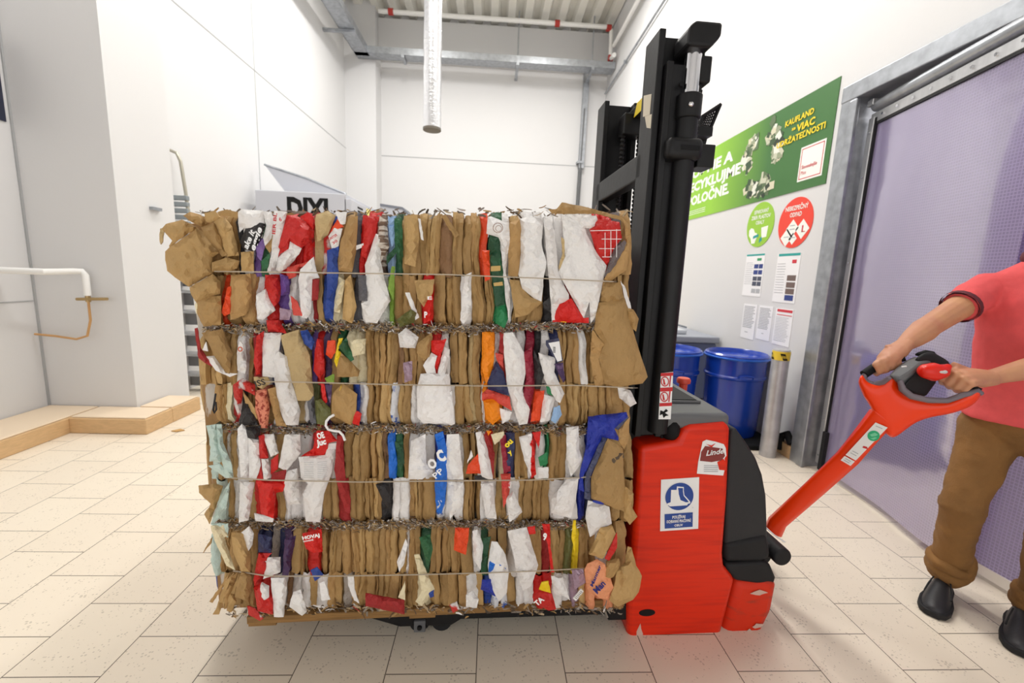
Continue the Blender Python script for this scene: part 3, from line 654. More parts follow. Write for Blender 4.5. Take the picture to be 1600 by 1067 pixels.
# ================================================================== the bale of pressed cardboard
from mathutils import geometry
random.seed(11)
def pm_(nm, rgb, **k):
    k.setdefault('rough', .72); k.setdefault('bump', .75); k.setdefault('bscale', 34)
    return mat(nm, rgb, **k)
K = [pm_('kraft_%d' % i, c, var=.16, vscale=7, stretch=(1, 1, .6)) for i, c in enumerate([(192, 156, 101), (183, 146, 92), (199, 163, 107), (174, 139, 88), (189, 150, 96)])]
Wm = [pm_('board_white_%d' % i, c, var=.05, vscale=9) for i, c in enumerate([(242, 240, 238), (236, 233, 231), (246, 244, 243)])]
CM = {
 'k': K, 'K': [pm_('brown_board', (138, 104, 72))], 't': [pm_('tan_sheet', (200, 174, 126), var=.12)], 'w': Wm,
 'r': [pm_('red_print', (214, 24, 18), rough=.5), pm_('red_print2', (200, 30, 26), rough=.5)], 'R': [pm_('dark_red_print', (166, 40, 40), var=.2)],
 'b': [pm_('blue_print', (32, 66, 150), rough=.5, rgb2=(70, 96, 170), thr=(.5, .8))], 'B': [pm_('royal_blue_print', (26, 48, 160), rough=.45)],
 'A': [pm_('azure_print', (26, 110, 214), rough=.45)], 'n': [pm_('navy_print', (42, 48, 88), rough=.5)],
 'g': [pm_('dark_green_print', (34, 78, 52), rough=.55, rgb2=(46, 104, 66), thr=(.45, .6))], 'G': [pm_('green_print', (32, 128, 76), rough=.5)],
 'l': [pm_('lime_print', (126, 160, 62))], 'V': [pm_('olive_film', (104, 106, 58), rough=.4)],
 'o': [pm_('orange_print', (246, 140, 6), rough=.5)], 'O': [pm_('vermilion_print', (232, 74, 28), rough=.5)],
 'y': [pm_('yellow_print', (240, 206, 20), rough=.5)], 'p': [pm_('purple_print', (104, 72, 150), rough=.5, rgb2=(140, 110, 170), thr=(.55, .75))],
 'P': [pm_('aubergine_print', (70, 46, 88), rough=.5, rgb2=(120, 92, 130), thr=(.56, .62), vscale=22)], 'v': [pm_('lilac_film', (168, 142, 160), rough=.25)],
 'x': [pm_('black_print', (38, 36, 38), rough=.55)], 'e': [pm_('slate_grey_sheet', (98, 98, 104))], 'f': [pm_('crumpled_film', (158, 148, 138), rough=.25)],
 'm': [pm_('mint_sheet', (196, 216, 208))], 'c': [pm_('cream_sheet', (232, 220, 184))], 's': [pm_('pale_blue_print', (150, 184, 224))],
 'i': [pm_('pink_pattern', (226, 140, 112), rgb2=(160, 62, 48), vscale=70, thr=(.55, .6))], 'h': [pm_('salmon_print', (240, 160, 116), rough=.5)],
 'q': [pm_('striped_sheet', (214, 204, 192), rgb2=(122, 100, 84), vscale=26, stretch=(.2, 1, 3), thr=(.48, .54))],
 'z': [pm_('red_white_crumple', (214, 206, 204), rgb2=(196, 50, 44), vscale=16, thr=(.48, .54))],
 'd': [pm_('grey_card', (112, 102, 102))], 'C': [pm_('coral_print', (214, 74, 62), rough=.5)], 'M': [pm_('maroon_print', (150, 28, 54), rough=.45)],
 'J': [pm_('white_blue_print', (222, 224, 230), rgb2=(60, 100, 190), vscale=24, thr=(.55, .6))],
 'u': [pm_('grey_blue_band', (78, 82, 110), rough=.6)], 'D': [pm_('dark_brown_ink', (92, 78, 62))],
}
NM = {'k': 'cardboard', 'K': 'brown_board', 't': 'tan_sheet', 'w': 'white_board', 'r': 'red_carton', 'R': 'dark_red_carton', 'b': 'blue_carton', 'B': 'blue_carton', 'A': 'blue_carton', 'n': 'navy_carton',
      'g': 'green_carton', 'G': 'green_carton', 'l': 'lime_carton', 'V': 'olive_film', 'o': 'orange_carton', 'O': 'orange_carton', 'y': 'yellow_carton', 'p': 'purple_carton', 'P': 'purple_carton', 'v': 'lilac_film', 'x': 'black_carton',
      'e': 'grey_sheet', 'f': 'crumpled_film', 'm': 'mint_sheet', 'c': 'cream_sheet', 's': 'pale_blue_carton', 'i': 'pink_patterned_sheet', 'h': 'salmon_carton', 'q': 'striped_sheet', 'z': 'red_white_sheet', 'd': 'grey_sheet', 'C': 'coral_carton', 'M': 'maroon_carton', 'J': 'blue_white_bag', 'u': 'grey_blue_band', 'D': 'dark_print'}
bale = thing('cardboard_bale', 'big pressed bale of waste cardboard and cartons tied with wire', 'bale', TO, AL)
ORG['cardboard_bale'] = V((0, 0, 0))
FY = -0.035                        # the bale's near face in the truck's frame
HW = {}
def foldmesh(x0t, x1t, x0b, x1b, yt, yb, ly, seed, et=1.0, eb=1.0):
    mb = MB(); NU, NV = 6, 12
    a, b, c, d = P(x0t, yt, ly), P(x1t, yt, ly), P(x0b, yb, ly), P(x1b, yb, ly)
    w = (b - a).length; bul = min(.03, w * random.uniform(.12, .42)); tilt = random.uniform(-.55, .55) * w; pk = random.uniform(.2, .8); pw = random.uniform(.45, 1.1)
    cr = [(random.uniform(.1, .9), random.uniform(-.5, .5), random.uniform(.003, .008)) for _ in range(3)]
    grid = []; p0x = a.x
    for j in range(NV + 1):
        v = j / NV; row = []
        e = max(0.0, min(1.0, min(v, 1 - v) / .16)); e = e * e * (3 - 2 * e); e = 1 - (1 - e) * (et if v < .5 else eb)
        sx = .008 * noise.noise(V((p0x * 5, v * 2.2 + yt * .01, 0)))
        nar = 1 - .18 * (1 - e)
        for i in range(-1, NU + 2):
            u = min(max(i, 0), NU) / NU; uu = .5 + (u - .5) * nar
            p = (a.lerp(b, uu)).lerp(c.lerp(d, uu), v)
            prof = (min(u / pk, (1 - u) / (1 - pk))) ** pw
            y = -bul * prof * (.55 + .45 * e) + .026 * (1 - e) + tilt * (u - .5)
            y += .006 * noise.noise(V((u * 2.2 + seed, v * 5, seed * 1.7))) + .0035 * noise.noise(V((u * 6 + seed, v * 15, seed)))
            for cv, sl, am in cr:
                dd = abs(v - cv - sl * (u - .5) * .3)
                if dd < .05: y += am * (1 - dd / .05)
            q = p + V((sx + .003 * noise.noise(V((seed, v * 9, u * 3))), y, .004 * noise.noise(V((u * 4, seed, v)))))
            if i < 0 or i > NU: q.y += .075; q.x += (-.002 if i < 0 else .002)
            row.append(q)
        grid.append(row)
    W_ = NU + 3
    mb.add([p for r in grid for p in r], [(j * W_ + i, j * W_ + i + 1, (j + 1) * W_ + i + 1, (j + 1) * W_ + i) for j in range(NV) for i in range(W_ - 1)])
    return mb
def runs(s):
    out = []
    for t in s.split():
        out.append((float(t[:-1]), t[-1]))
    return out
HALVES = [
 (331, 431, 985, '316k 330k 345k 356k 372x 378w 397p 408g 420w 440r 465r 488R 494t 510z 520b 531k 555e 562r 590q 606s 616g 630k 655k 672k 688K 706k 722k 735k 745k 752O 766g 786w 797k 812w 832w 850w 866w 882w 905w 930r 955d 968k'),
 (429, 512, 985, '318k 333k 346O 358k 376k 396w 412r 436p 452w 464w 478w 488R 497k 507b 526c 540k 556e 570w 590w 607l 614k 630k 640k 660r 678k 697k 712k 720w 736k 748k 760k 774G 792w 798k 812k 830k 848x 862w 880r 905w 920w 940k 960k 974k'),
 (514, 601, 992, '316k 340k 352k 362k 370w 385k 398R 410w 422n 430w 436n 441t 455t 470t 487p 492r 508P 517k 531g 545c 572k 584k 592k 602k 611k 620K 630k 650k 675r 690w 703k 716k 730t 740k 750x 754o 775w 782C 788w 805w 822M 834x 844w 858n 873k 885k 896k 906w 915k 928k 945k 965k'),
 (599, 668, 985, '338k 352c 364z 374x 385k 398i 421k 432w 450w 463t 478w 484e 493V 500r 508P 516k 535k 552b 562w 572k 584k 594k 604k 610J 620k 632k 642w 655w 672w 690w 712k 725k 734t 741k 750w 756o 782w 787w 805w 820M 831O 845w 860w 874k 884k 896k 908k 920k 935k 955k'),
 (667, 749, 985, '330m 343k 352w 359t 363k 373w 388w 404r 420w 430k 445w 458w 470w 490r 512w 527R 540k 553k 566k 578k 587k 597K 606A 618g 630k 640w 652w 665w 680B 698w 710w 723k 733k 745w 757r 768k 778c 787M 792n 803k 813k 822w 829r 837w 852G 857k 869k 878k 886w 900w 914B 935k 955k 970k'),
 (747, 820, 985, '336m 356k 362w 373w 388k 402r 418r 430k 442w 455w 472w 488w 503k 514k 527R 547k 558k 570k 582k 595x 611w 624w 639k 650k 662k 680J 696w 710w 725k 738k 750w 762w 774k 784k 790w 808k 820k 832k 845k 860w 880w 902B 914u 924k 945k 965k'),
 (819, 897, 978, '330m 347k 360k 375k 388k 402n 425f 434n 445P 458k 469k 482r 500k 512k 524k 535k 546k 558k 570k 582k 594k 605k 620k 633w 641k 650k 657g 673k 690k 706k 722k 738w 753g 764k 778k 793w 808w 824k 838k 848R 861k 873k 884V 894y 903k 915k 928w 945k 962k'),
 (895, 955, 978, '352k 366k 380k 396r 412r 425w 438w 450K 456w 472w 486k 497w 512k 524k 535f 550k 560k 572k 584k 596k 608k 622k 634k 646k 655c 672k 688k 702k 716k 728w 745k 756b 768J 792k 805w 818w 832r 848r 862w 878w 892v 905k 915h 940h 955k 967k'),
]
folds = []
sd = 0
for hi, (yt, yb, xend, s) in enumerate(HALVES):
    R_ = runs(s)
    for i, (x0, c) in enumerate(R_):
        x1 = R_[i + 1][0] if i + 1 < len(R_) else xend
        parts = [(x0, x1)]
        if x1 - x0 > 22 or (c == 'k' and x1 - x0 > 11 and random.random() < .45):
            k_ = x0 + (x1 - x0) * random.uniform(.3, .7); parts = [(x0, k_), (k_, x1)]
        for (p, q_) in parts:
            sd += 1; ov = random.uniform(-.9, 1.5)
            jt, jb = 5 * noise.noise(V((p * .03, yt * .05, 1))) + random.uniform(-2, 2), 5 * noise.noise(V((p * .03, yb * .05, 1))) + random.uniform(-2, 2)
            top = yt + (random.uniform(-3, 6) if hi == 0 else random.uniform(-2, 3)); bot = yb + random.uniform(-3, 3)
            folds.append(((q_ - p) * (yb - yt), c, foldmesh(p - ov + jt, q_ + ov + jt, p - ov + jb, q_ + ov + jb, top, bot, FY + random.uniform(-.010, .016), sd * 1.37, 1.0 if hi % 2 == 0 else .25, .25 if hi % 2 == 0 else 1.0)))
kf = sorted([f for f in folds if f[1] == 'k'], key=lambda f: -f[0])
rest = MB(); 
for i, (ar, c, mb) in enumerate(kf[100:]):
    rest.m(i % len(K)).add(mb.v, mb.f)
if rest.v: tag(rest.build('cardboard_folds', K, bale, auto=60), kind='stuff')
for i, (ar, c, mb) in enumerate(kf[:100]): mb.build('cardboard_fold', random.choice(K), bale, auto=60)
for ar, c, mb in folds:
    if c == 'k': continue
    o = mb.build(NM[c] + '_fold', random.choice(CM[c]), bale, auto=60)
    o['label'] = 'crushed ' + NM[c].replace('_', ' ') + ' pressed into the bale'

# --- larger flat pieces that lie over the folds: outline in the face plane, filled, creased, thickened
OVN = [0]
def sheetpoly(pts, ly, amp=.006, step=7.0, bul=.006, thick=.003, seed=0.0, drop=0.0):
    pv = [V((float(a), float(b))) for a, b in pts]
    # wobble the outline a little: torn edges
    out = []
    n = len(pv)
    for i in range(n):
        a, b = pv[i], pv[(i + 1) % n]; L_ = (b - a).length; k = max(1, int(L_ / step))
        for t in range(k):
            p = a.lerp(b, t / k)
            if t: p = p + V((noise.noise(V((p.x * .21, p.y * .21, seed))), noise.noise(V((p.x * .21, p.y * .21, seed + 9))))) * 1.1
            out.append(p)
    x0, x1 = min(p.x for p in out), max(p.x for p in out); y0_, y1_ = min(p.y for p in out), max(p.y for p in out)
    def inside(x, y):
        c = False; m_ = len(out); j = m_ - 1
        for i in range(m_):
            a, b = out[i], out[j]
            if (a.y > y) != (b.y > y) and x < (b.x - a.x) * (y - a.y) / (b.y - a.y) + a.x: c = not c
            j = i
        return c
    def edge(p):
        dm = 1e9
        for i in range(len(out)):
            a, b = out[i], out[(i + 1) % len(out)]; ab = b - a; t = max(0, min(1, (p - a).dot(ab) / max(ab.length_squared, 1e-9)))
            dm = min(dm, (p - a - ab * t).length)
        return dm
    vs = list(out); y = y0_ + step / 2; r = 0
    while y < y1_:
        x = x0 + (step / 2 if r % 2 else step)
        while x < x1:
            p = V((x + random.uniform(-1, 1), y + random.uniform(-1, 1)))
            if inside(p.x, p.y) and edge(p) > step * .45: vs.append(p)
            x += step
        y += step * .87; r += 1
    nb = len(out)
    res = geometry.delaunay_2d_cdt(vs, [(i, (i + 1) % nb) for i in range(nb)], [], 1, 1e-4)
    ncr = 0 if (x1 - x0) * (y1_ - y0_) < 700 else random.randint(2, 4); crs = [(random.uniform(x0, x1), random.uniform(-.25, .25), random.uniform(.003, .007) * random.choice((-1, 1, 1))) for _ in range(ncr)]
    pts3 = []
    cx, cy = (x0 + x1) / 2, (y0_ + y1_) / 2
    an = random.uniform(0, PI); ca, sa = math.cos(an) * .35 + (.9 if abs(math.cos(an)) < .5 else .6), math.sin(an) * .25
    for p in res[0]:
        e = min(1.0, edge(p) / 12.0)
        ridge = abs(noise.noise(V((p.x * .085 * ca + p.y * .03 * sa, p.y * .02, seed * 3.3)))) ** .7
        h = bul * (e ** .5) + amp * (ridge * 1.6 - .4) + amp * .5 * noise.noise(V((p.x * .09, p.y * .09, seed)))
        for xc_, sl_, am_ in crs:
            dd = abs(p.x - xc_ - sl_ * (p.y - cy)); h -= am_ * max(0, 1 - dd / 5.5) * e
        pts3.append(P(p.x, p.y, ly - h - drop * ((p.y - y0_) / max(1, y1_ - y0_))))
    mb = MB(); N_ = len(pts3)
    mb.add(pts3 + [p + V((0, thick, 0)) for p in pts3], [tuple(f) for f in res[2]] + [tuple(N_ + i for i in reversed(f)) for f in res[2]])
    cnt = {}
    for f in res[2]:
        for i in range(len(f)):
            e_ = (f[i], f[(i + 1) % len(f)]); cnt[e_] = 1
    for (a, b) in list(cnt):
        if (b, a) not in cnt: mb.f.append((b, a, N_ + a, N_ + b)); mb.mi.append(0)
    return mb
OV = """
k 258,393 264,387 306,357 314,360 342,395 331,402 330,421 332,427 295,448 274,434 261,423 258,406
k 296,449 332,428 344,440 344,459 305,471 299,461
k 253,357 259,350 284,343 306,354 313,361 306,357 278,375 265,387 264,384 269,376 261,367
t 250,357 256,356 254,378 251,382 249,374
k 314,355 334,348 355,399 347,401 319,367
k 334,348 338,341 351,339 362,354 373,399 355,401
k 286,337 297,331 312,335 325,348 315,354 301,348
k 319,331 336,329 344,339 329,348 321,346
k 340,331 355,327 370,331 370,341 355,337 342,337
k 306,470 330,462 345,462 345,508 318,510 308,490
c 305,474 318,470 320,484 313,498 306,488
k 331,410 355,402 374,408 370,419 355,425 331,425
O 346,489 355,449 361,447 359,490 351,494
k 361,430 391,427 394,470 384,492 360,500 358,470
k 376,394 396,392 396,424 377,425
w 372,331 377,327 411,329 413,348 409,372 381,356 374,363 372,348
x 374,378 392,340 411,349 415,350 409,368 395,393 381,389
w 411,330 424,331 428,350 424,372 414,384 411,372 416,352
p 400,386 411,372 414,384 408,408 402,401
k 414,384 427,366 428,384 421,395
g 408,408 421,395 422,402 418,419 409,422
w 428,329 448,331 434,402 430,421 417,425 424,399
r 448,336 464,337 490,360 490,371 471,388 453,377 451,389 437,397 433,404 434,389
w 453,377 471,388 467,397 450,418 437,425 431,421 434,402 443,393 451,389
r 469,338 482,332 490,339 489,359
C 449,417 462,414 482,408 486,414 469,417 462,432 451,436 447,427
w 469,421 490,401 494,423 499,434 488,436 486,489 479,498 471,496 466,436
R 488,436 499,436 497,468 487,470
r 414,429 435,434 439,451 436,470 428,479 416,457
w 400,461 415,451 430,485 411,500 402,498
p 437,427 451,432 452,459 439,462
v 437,481 456,485 452,500 437,500
C 454,462 464,470 473,494 458,492
r 416,500 437,500 441,519 419,519
t 492,348 494,335 512,329 524,337 512,367 496,378
g 492,344 505,344 494,359
O 516,363 527,342 537,354 522,359
w 513,369 522,356 535,357 529,384 520,395
w 524,331 542,331 539,350 531,350
b 511,391 529,384 529,425 520,500 507,492 511,451
k 544,341 559,337 556,395 550,425 526,423 531,382
c 520,487 529,432 539,438 531,489
k 539,438 548,429 557,479 550,505 535,498
r 567,336 591,338 587,365 578,386 572,404 564,399 569,357
w 554,385 575,377 576,382 555,391
w 587,365 599,369 594,404 599,429 610,470 593,498 589,505 572,504 564,474 574,470 570,414
e 559,429 572,431 574,470 561,470
q 593,337 604,344 608,386 595,410 590,386
s 606,337 616,344 620,376 612,386 608,367
g 616,341 628,341 630,401 625,425 619,395 604,414 604,401 617,386
l 612,416 617,416 615,470 606,451
k 631,337 652,335 655,372 649,417 632,412
w 653,341 657,342 662,376 658,374
k 648,438 679,436 676,458 662,480 652,466
r 662,474 672,459 677,466 677,498 662,506
w 633,457 640,457 655,496 649,500
V 619,500 642,483 651,489 647,504 625,511
k 689,337 696,335 717,367 711,372
w 728,429 737,425 736,489 724,506 719,500 722,461
O 753,391 765,391 766,436 758,440
g 765,371 779,372 788,440 788,476 774,479 771,451 766,414
G 777,483 788,472 794,498 788,513 774,504
w 781,369 798,369 790,425 797,451 796,504 790,470
w 762,339 767,338 796,350 797,391 790,399 779,371 760,365
k 796,348 812,342 817,371 811,417 809,432 794,431 794,395
k 796,436 811,438 829,464 848,472 824,492 805,496
w 812,342 831,337 848,352 846,382 854,410 850,431 848,455 846,472 839,470 816,451 810,429 814,395
w 850,342 859,342 867,363 869,500 862,500 859,451 856,414
x 848,474 861,462 861,489 850,481
w 850,344 861,347 869,385 872,426 889,460 889,469 874,475 869,486 863,501 861,460 856,422
r 863,503 874,475 893,466 912,497 920,496 920,505
y 876,503 892,473 892,499 884,504
w 878,336 912,349 916,364 932,394 948,415 943,437 938,460 931,494 923,505 921,471 912,497 887,452 872,426 884,400 880,366
t 877,370 883,376 882,412 874,424 873,416 879,396
r 921,359 936,342 968,347 972,372 959,389 955,409 947,413 932,394
d 944,432 959,389 976,375 979,379 970,404 947,434
k 970,338 985,353 984,385 979,422 955,439 944,437 979,379 976,351
w 887,335 932,337 934,344 932,357 910,356
k 857,327 869,327 878,316 914,323 970,338 979,351 970,344 932,334 880,334 863,334
k 942,441 970,441 972,466 974,471 938,471
w 970,439 977,449 989,490 985,494 974,456
k 980,480 990,484 998,498 994,518 984,510
k 934,473 976,467 989,515 1012,589 1004,599 966,605 945,600 935,560 944,538 928,515
k 926,515 944,538 935,560 945,600 930,604 922,560
w 965,604 985,610 995,630 985,636 968,622
R 304,513 308,512 313,544 322,557 332,573 320,567 310,559
w 316,547 322,534 325,549
k 315,520 347,514 362,552 358,584 347,578 334,554 325,534
w 321,557 334,556 352,583 372,584 359,589 337,579
w 370,551 374,532 379,537 385,571 383,584 371,579
r 401,525 412,517 408,584 400,586 396,564
w 410,520 440,520 430,590 410,588
n 424,522 429,524 421,581 419,579
n 433,524 439,525 438,547 434,547
r 416,503 435,500 448,522 421,515
t 439,524 462,516 467,515 484,556 487,589 490,618 484,626 465,626 460,608 453,584 446,560
w 426,559 435,549 448,557 453,571 457,601 469,643 466,664 447,664 435,635 428,588
z 364,601 379,591 398,601 398,618 379,608 376,660 367,635
x 379,628 388,630 403,664 373,665
k 379,610 398,638 402,655 385,640
i 399,610 416,608 421,640 418,669 408,669 399,643
t 396,589 418,589 423,598 410,608 399,603
k 418,608 430,605 440,652 448,667 432,665
b 469,517 480,515 492,534 487,547 475,537
r 496,529 504,532 507,579 501,596 490,579 492,546
O 512,532 524,532 524,551 517,561 509,554
y 529,529 536,528 528,547 533,551 526,574 522,564
g 529,542 541,527 553,562 548,565
k 526,574 533,551 549,566 562,579 560,588 548,589 526,589
c 546,532 572,529 570,552 551,557
l 507,591 522,584 522,598 511,598
r 501,599 507,601 511,628 506,635
P 508,601 519,601 516,633
e 480,628 490,618 494,662 485,660
V 493,626 501,623 516,638 517,652 507,665 495,662
k 524,610 536,599 558,616 556,652 548,664 517,648 519,618
y 528,618 534,616 533,601
r 549,648 558,642 565,647 561,665 551,662
w 622,522 634,512 654,527 649,544 625,543
k 652,537 674,519 676,527 671,557 662,564 651,551
r 674,532 688,532 698,529 689,554 683,579 679,571 684,556 674,549
w 661,571 674,551 683,556 679,573 681,583 667,584
w 694,542 703,546 699,571 691,598 684,601 684,581
w 657,584 701,584 708,625 701,662 662,662 652,652 651,608
w 671,628 706,611 711,662 705,665 688,655
v 630,567 644,564 644,594 632,598
o 753,519 772,519 772,564 767,584 760,601 753,576
o 755,626 779,621 784,652 770,664 760,655
C 774,551 786,554 786,576 776,562
R 782,522 787,522 787,554 780,548
n 762,596 775,564 787,581 796,618 762,608
C 753,615 762,608 796,620 800,642 784,633 763,623 753,626
w 780,637 800,644 796,655 785,662
w 787,520 801,519 820,552 821,584 816,610 828,640 824,662 811,664 801,635 792,601 787,551
M 819,551 831,542 836,601 828,642 816,618 822,594
x 834,546 851,584 844,608 836,608
O 836,611 851,610 843,657 829,659
w 841,551 868,559 866,581 882,615 875,630 868,625 851,594
G 853,603 861,605 867,620 855,615
w 849,616 868,621 858,657 844,660
s 865,637 875,633 878,648 868,662 861,657
u 853,532 873,528 880,564 871,567 853,539
P 866,569 880,566 883,594 880,598
m 322,665 337,663 345,722 327,721 329,692
m 338,663 346,663 348,692 362,727 364,746 354,746 340,698
m 325,728 343,725 364,746 353,747
k 310,759 333,756 348,760 327,819 319,803 329,787 311,770
m 359,752 354,794 332,821 329,819 345,775
w 371,670 378,662 387,676 389,746 376,746
w 388,684 404,687 407,728 400,749 389,748
x 384,668 407,665 404,687 387,684
r 404,681 412,679 419,716 405,716
w 410,679 427,678 435,708 423,714
r 423,719 435,709 434,733 423,741
r 400,751 407,728 412,751
w 408,717 419,717 423,746 412,751
R 424,740 447,734 447,752 424,752
r 400,752 447,751 442,768 431,770 427,810 408,803 404,764
w 397,802 427,808 426,816 399,814
w 375,752 397,754 388,813 373,816
w 445,679 469,679 470,708 448,736 435,730
w 448,736 464,732 469,787 450,789 443,764
r 495,673 513,673 527,689 513,692 512,701 506,711 470,713 489,701
w 466,714 508,711 513,693 526,692 519,736 506,772 500,816 478,815 473,772 481,756 470,746
R 527,681 538,681 536,701 540,749 548,781 547,802 540,800 527,756 522,733
x 587,757 608,752 611,803 599,784
A 607,692 615,689 621,725 608,746
g 617,690 629,690 632,724 624,736
w 642,689 665,678 666,724 677,736 660,749 638,749 639,724
A 679,679 692,674 698,700 700,736 695,787 690,803 682,800 679,756 681,732 684,700
J 680,756 694,752 693,786 689,800 682,796
w 698,679 717,678 724,749 696,749
w 696,752 724,754 724,787 703,811
O 731,727 747,709 751,740 728,740
w 730,724 736,703 739,713
w 743,676 752,674 763,701 770,749 751,746 747,708
R 755,678 762,681 773,708 771,749 767,724
x 741,743 755,743 773,749 763,752 741,751
o 760,673 768,674 763,681
c 767,679 787,674 789,681 773,695
M 781,685 790,679 798,736 787,740
w 751,756 770,754 776,811 759,808
C 782,741 798,740 797,756 794,778 787,794 784,762
w 784,754 799,752 798,762 785,764
w 790,778 802,768 816,800 796,816
n 790,676 804,676 804,702 799,737 791,728
w 811,683 831,677 830,745 819,719
r 827,691 833,687 838,741 830,747
r 832,676 845,674 842,702 838,692
G 841,715 855,706 856,724 844,729
w 840,730 857,730 857,747 842,747
w 885,668 904,666 905,702 911,721 892,745 885,715
w 887,747 904,747 900,781 892,809 881,807 861,801 862,779
B 919,651 979,644 981,651 960,670 969,689 951,685 941,683 911,745 913,769 904,764 907,734 917,696
k 967,671 984,651 982,687 975,702 966,690
k 950,685 973,700 975,738 979,801 952,790 924,779 924,745
u 941,683 950,685 922,745 922,781 913,779 914,745
u 960,669 981,650 983,655 967,672
D 943,734 952,711 973,702 975,715 967,730 956,743 947,743
w 919,782 952,792 956,818 922,839 915,809
B 926,782 949,784 930,796
k 977,760 990,771 986,790 996,807 984,820 975,809
c 329,822 356,820 356,837 350,840 367,891 354,884 335,844
m 330,818 356,818 356,840 340,830
k 361,832 381,834 391,867 391,894 377,893 364,862
k 317,864 329,842 332,839 330,849 318,864
w 377,832 389,822 396,834 394,852 388,861 383,851
n 403,834 425,840 423,864 404,862
P 445,842 462,837 458,859 450,900 441,900
r 404,864 425,864 418,871 416,891 401,908 398,918 396,905
w 406,874 416,874 416,889 406,889
w 418,871 438,871 438,894 411,905
k 359,894 350,915 332,942 327,940 344,916
k 366,894 352,925 342,960 332,960 337,952 352,908
k 372,894 359,932 352,952 350,927 361,901
k 374,896 366,928 369,940 361,957 354,954 357,932
k 377,894 394,900 394,925 384,938 367,933 369,911
r 396,918 408,910 426,933 426,960 403,955
w 399,918 409,910 420,916 420,935 410,944 400,935
w 423,903 445,903 448,918 443,964 428,964
w 458,925 470,921 479,956 472,962 452,948
z 386,947 398,950 411,967 406,970 388,960
r 472,834 502,827 504,862 489,864 478,857
b 485,891 495,886 505,898 492,908
w 499,911 507,908 516,937 502,938
w 543,901 553,901 554,921 561,943 553,938 544,915
R 571,927 600,933 632,938 632,960 610,955 571,947
w 620,878 634,842 637,851 632,879 624,894
c 622,933 633,908 633,938
g 655,840 672,835 676,859 669,891
c 647,867 655,866 669,900 679,921 659,947 649,940 659,923
b 669,926 678,922 678,932 672,934
O 711,825 733,825 730,851 728,867 709,859
w 738,830 746,827 755,851 751,891 741,876
g 755,840 767,839 758,886 753,881
w 768,846 777,847 790,867 795,894 792,926 780,940 767,918 762,884
A 765,874 789,867 794,893 763,894
B 753,906 768,905 775,932 751,921
w 728,930 738,923 748,937 745,950 728,948
z 702,946 714,940 718,952 708,958
w 793,830 823,824 841,883 830,916 817,923 807,894 800,859
r 824,824 836,822 837,834 826,835
r 847,819 859,819 861,859 866,894 861,894 856,851
y 896,813 900,813 898,864 893,839
w 861,900 879,901 891,938 883,932 866,928
y 842,921 846,910 857,908 861,927
r 832,933 842,925 863,928 869,952 857,954 836,942
v 893,891 911,889 915,910 898,921
w 895,935 908,920 912,924 900,939
k 938,825 957,822 962,834 942,873 920,866
r 964,832 964,856 952,876 945,873
h 913,891 918,881 933,874 945,881 959,918 950,937 938,935 917,920
k 947,878 967,873 969,884 959,901 945,908
k 964,893 977,879 981,854 987,856 994,884 1003,900 998,925 989,937 965,948 952,938 959,918
"""
LYT = {}
for i, ln in enumerate(OV.strip().split('\n')):
    c, *ps = ln.split(); pts = [tuple(float(q_) for q_ in p.split(',')) for p in ps]
    xs = [p[0] for p in pts]; ys = [p[1] for p in pts]
    area = abs(sum(pts[k][0] * pts[(k + 1) % len(pts)][1] - pts[(k + 1) % len(pts)][0] * pts[k][1] for k in range(len(pts)))) / 2
    small = area < 350
    ly = FY - .027 - .00022 * i * (1 if not small else 1)
    st = 7.5 if area > 1500 else (5.5 if area > 350 else 4.0)
    mb = sheetpoly(pts, ly, amp=.005 if small else .011, step=st, bul=.006 if small else .017, seed=i * 1.618, thick=.003)
    LYT[i] = ly
    o = mb.build(NM[c] + ('_flap' if not small else '_scrap'), random.choice(CM[c]), bale, auto=25)
    if c != 'k': o['label'] = 'torn ' + NM[c].replace('_', ' ') + ' piece on the face of the bale'
# --- writing on the cartons
TL = FY - .027 - .00022 * 300 - .013
def btext(mb, s, x0, y0_, x1, y1_, hpx, bold=.03, shear=0.0, ly=None):
    ly = TL if ly is None else ly
    a, b = P(x0, y0_, ly), P(x1, y1_, ly); d = V((x1 - x0, y1_ - y0_)).normalized(); u = V((d.y, -d.x))
    t = P(x0 + u.x * hpx, y0_ + u.y * hpx, ly)
    mb.text(s, a, b - a, t - a, (t - a).length, w=(b - a).length, bold=bold, shear=shear)
def bt(name, mt, items):
    for it in items:
        mb = MB(); btext(mb, *it); mb.build(name, mt, bale, smooth=False)
INKW = mat('ink_white', (244, 244, 244), .6); INKR = mat('ink_red', (196, 34, 40), .6); INKK = mat('ink_black', (44, 36, 32), .6); INKN = mat('ink_navy', (34, 40, 120), .6); INKY = mat('ink_yellow', (240, 214, 40), .6)
bt('script_lettering', INKW, [('ake it', 387, 390, 399, 361, 9, .03, .3), ('eggie', 398, 392, 410, 357, 9, .03, .3)])
bt('red_lettering', INKR, [('IER BL', 430, 366, 433, 333, 5, .03), ('6', 437, 346, 441, 345, 6), ('UNTER', 515, 376, 528, 368, 4), ('30', 521, 382, 528, 377, 4)])
bt('printed_word', INKK, [('ISS', 400, 604, 416, 600, 9, .03)])
bt('white_lettering', INKW, [('OE', 497, 686, 508, 683, 9, .05), ('Juc', 495, 697, 511, 693, 9, .05, .2), ('C', 687, 722, 698, 717, 17, .06), ('O', 671, 733, 684, 729, 14, .05), ('PP', 681, 748, 694, 737, 9, .02), ('9', 848, 843, 854, 843, 10, .05), ('HOVAJ', 473, 843, 500, 838, 5, .05), ('ovocné', 474, 847, 490, 844, 3), ('E', 668, 468, 675, 468, 5), ('P', 663, 496, 668, 496, 9, .04)])
bt('red_word', INKR, [('NEW', 785, 762, 798, 760, 6, .04)])
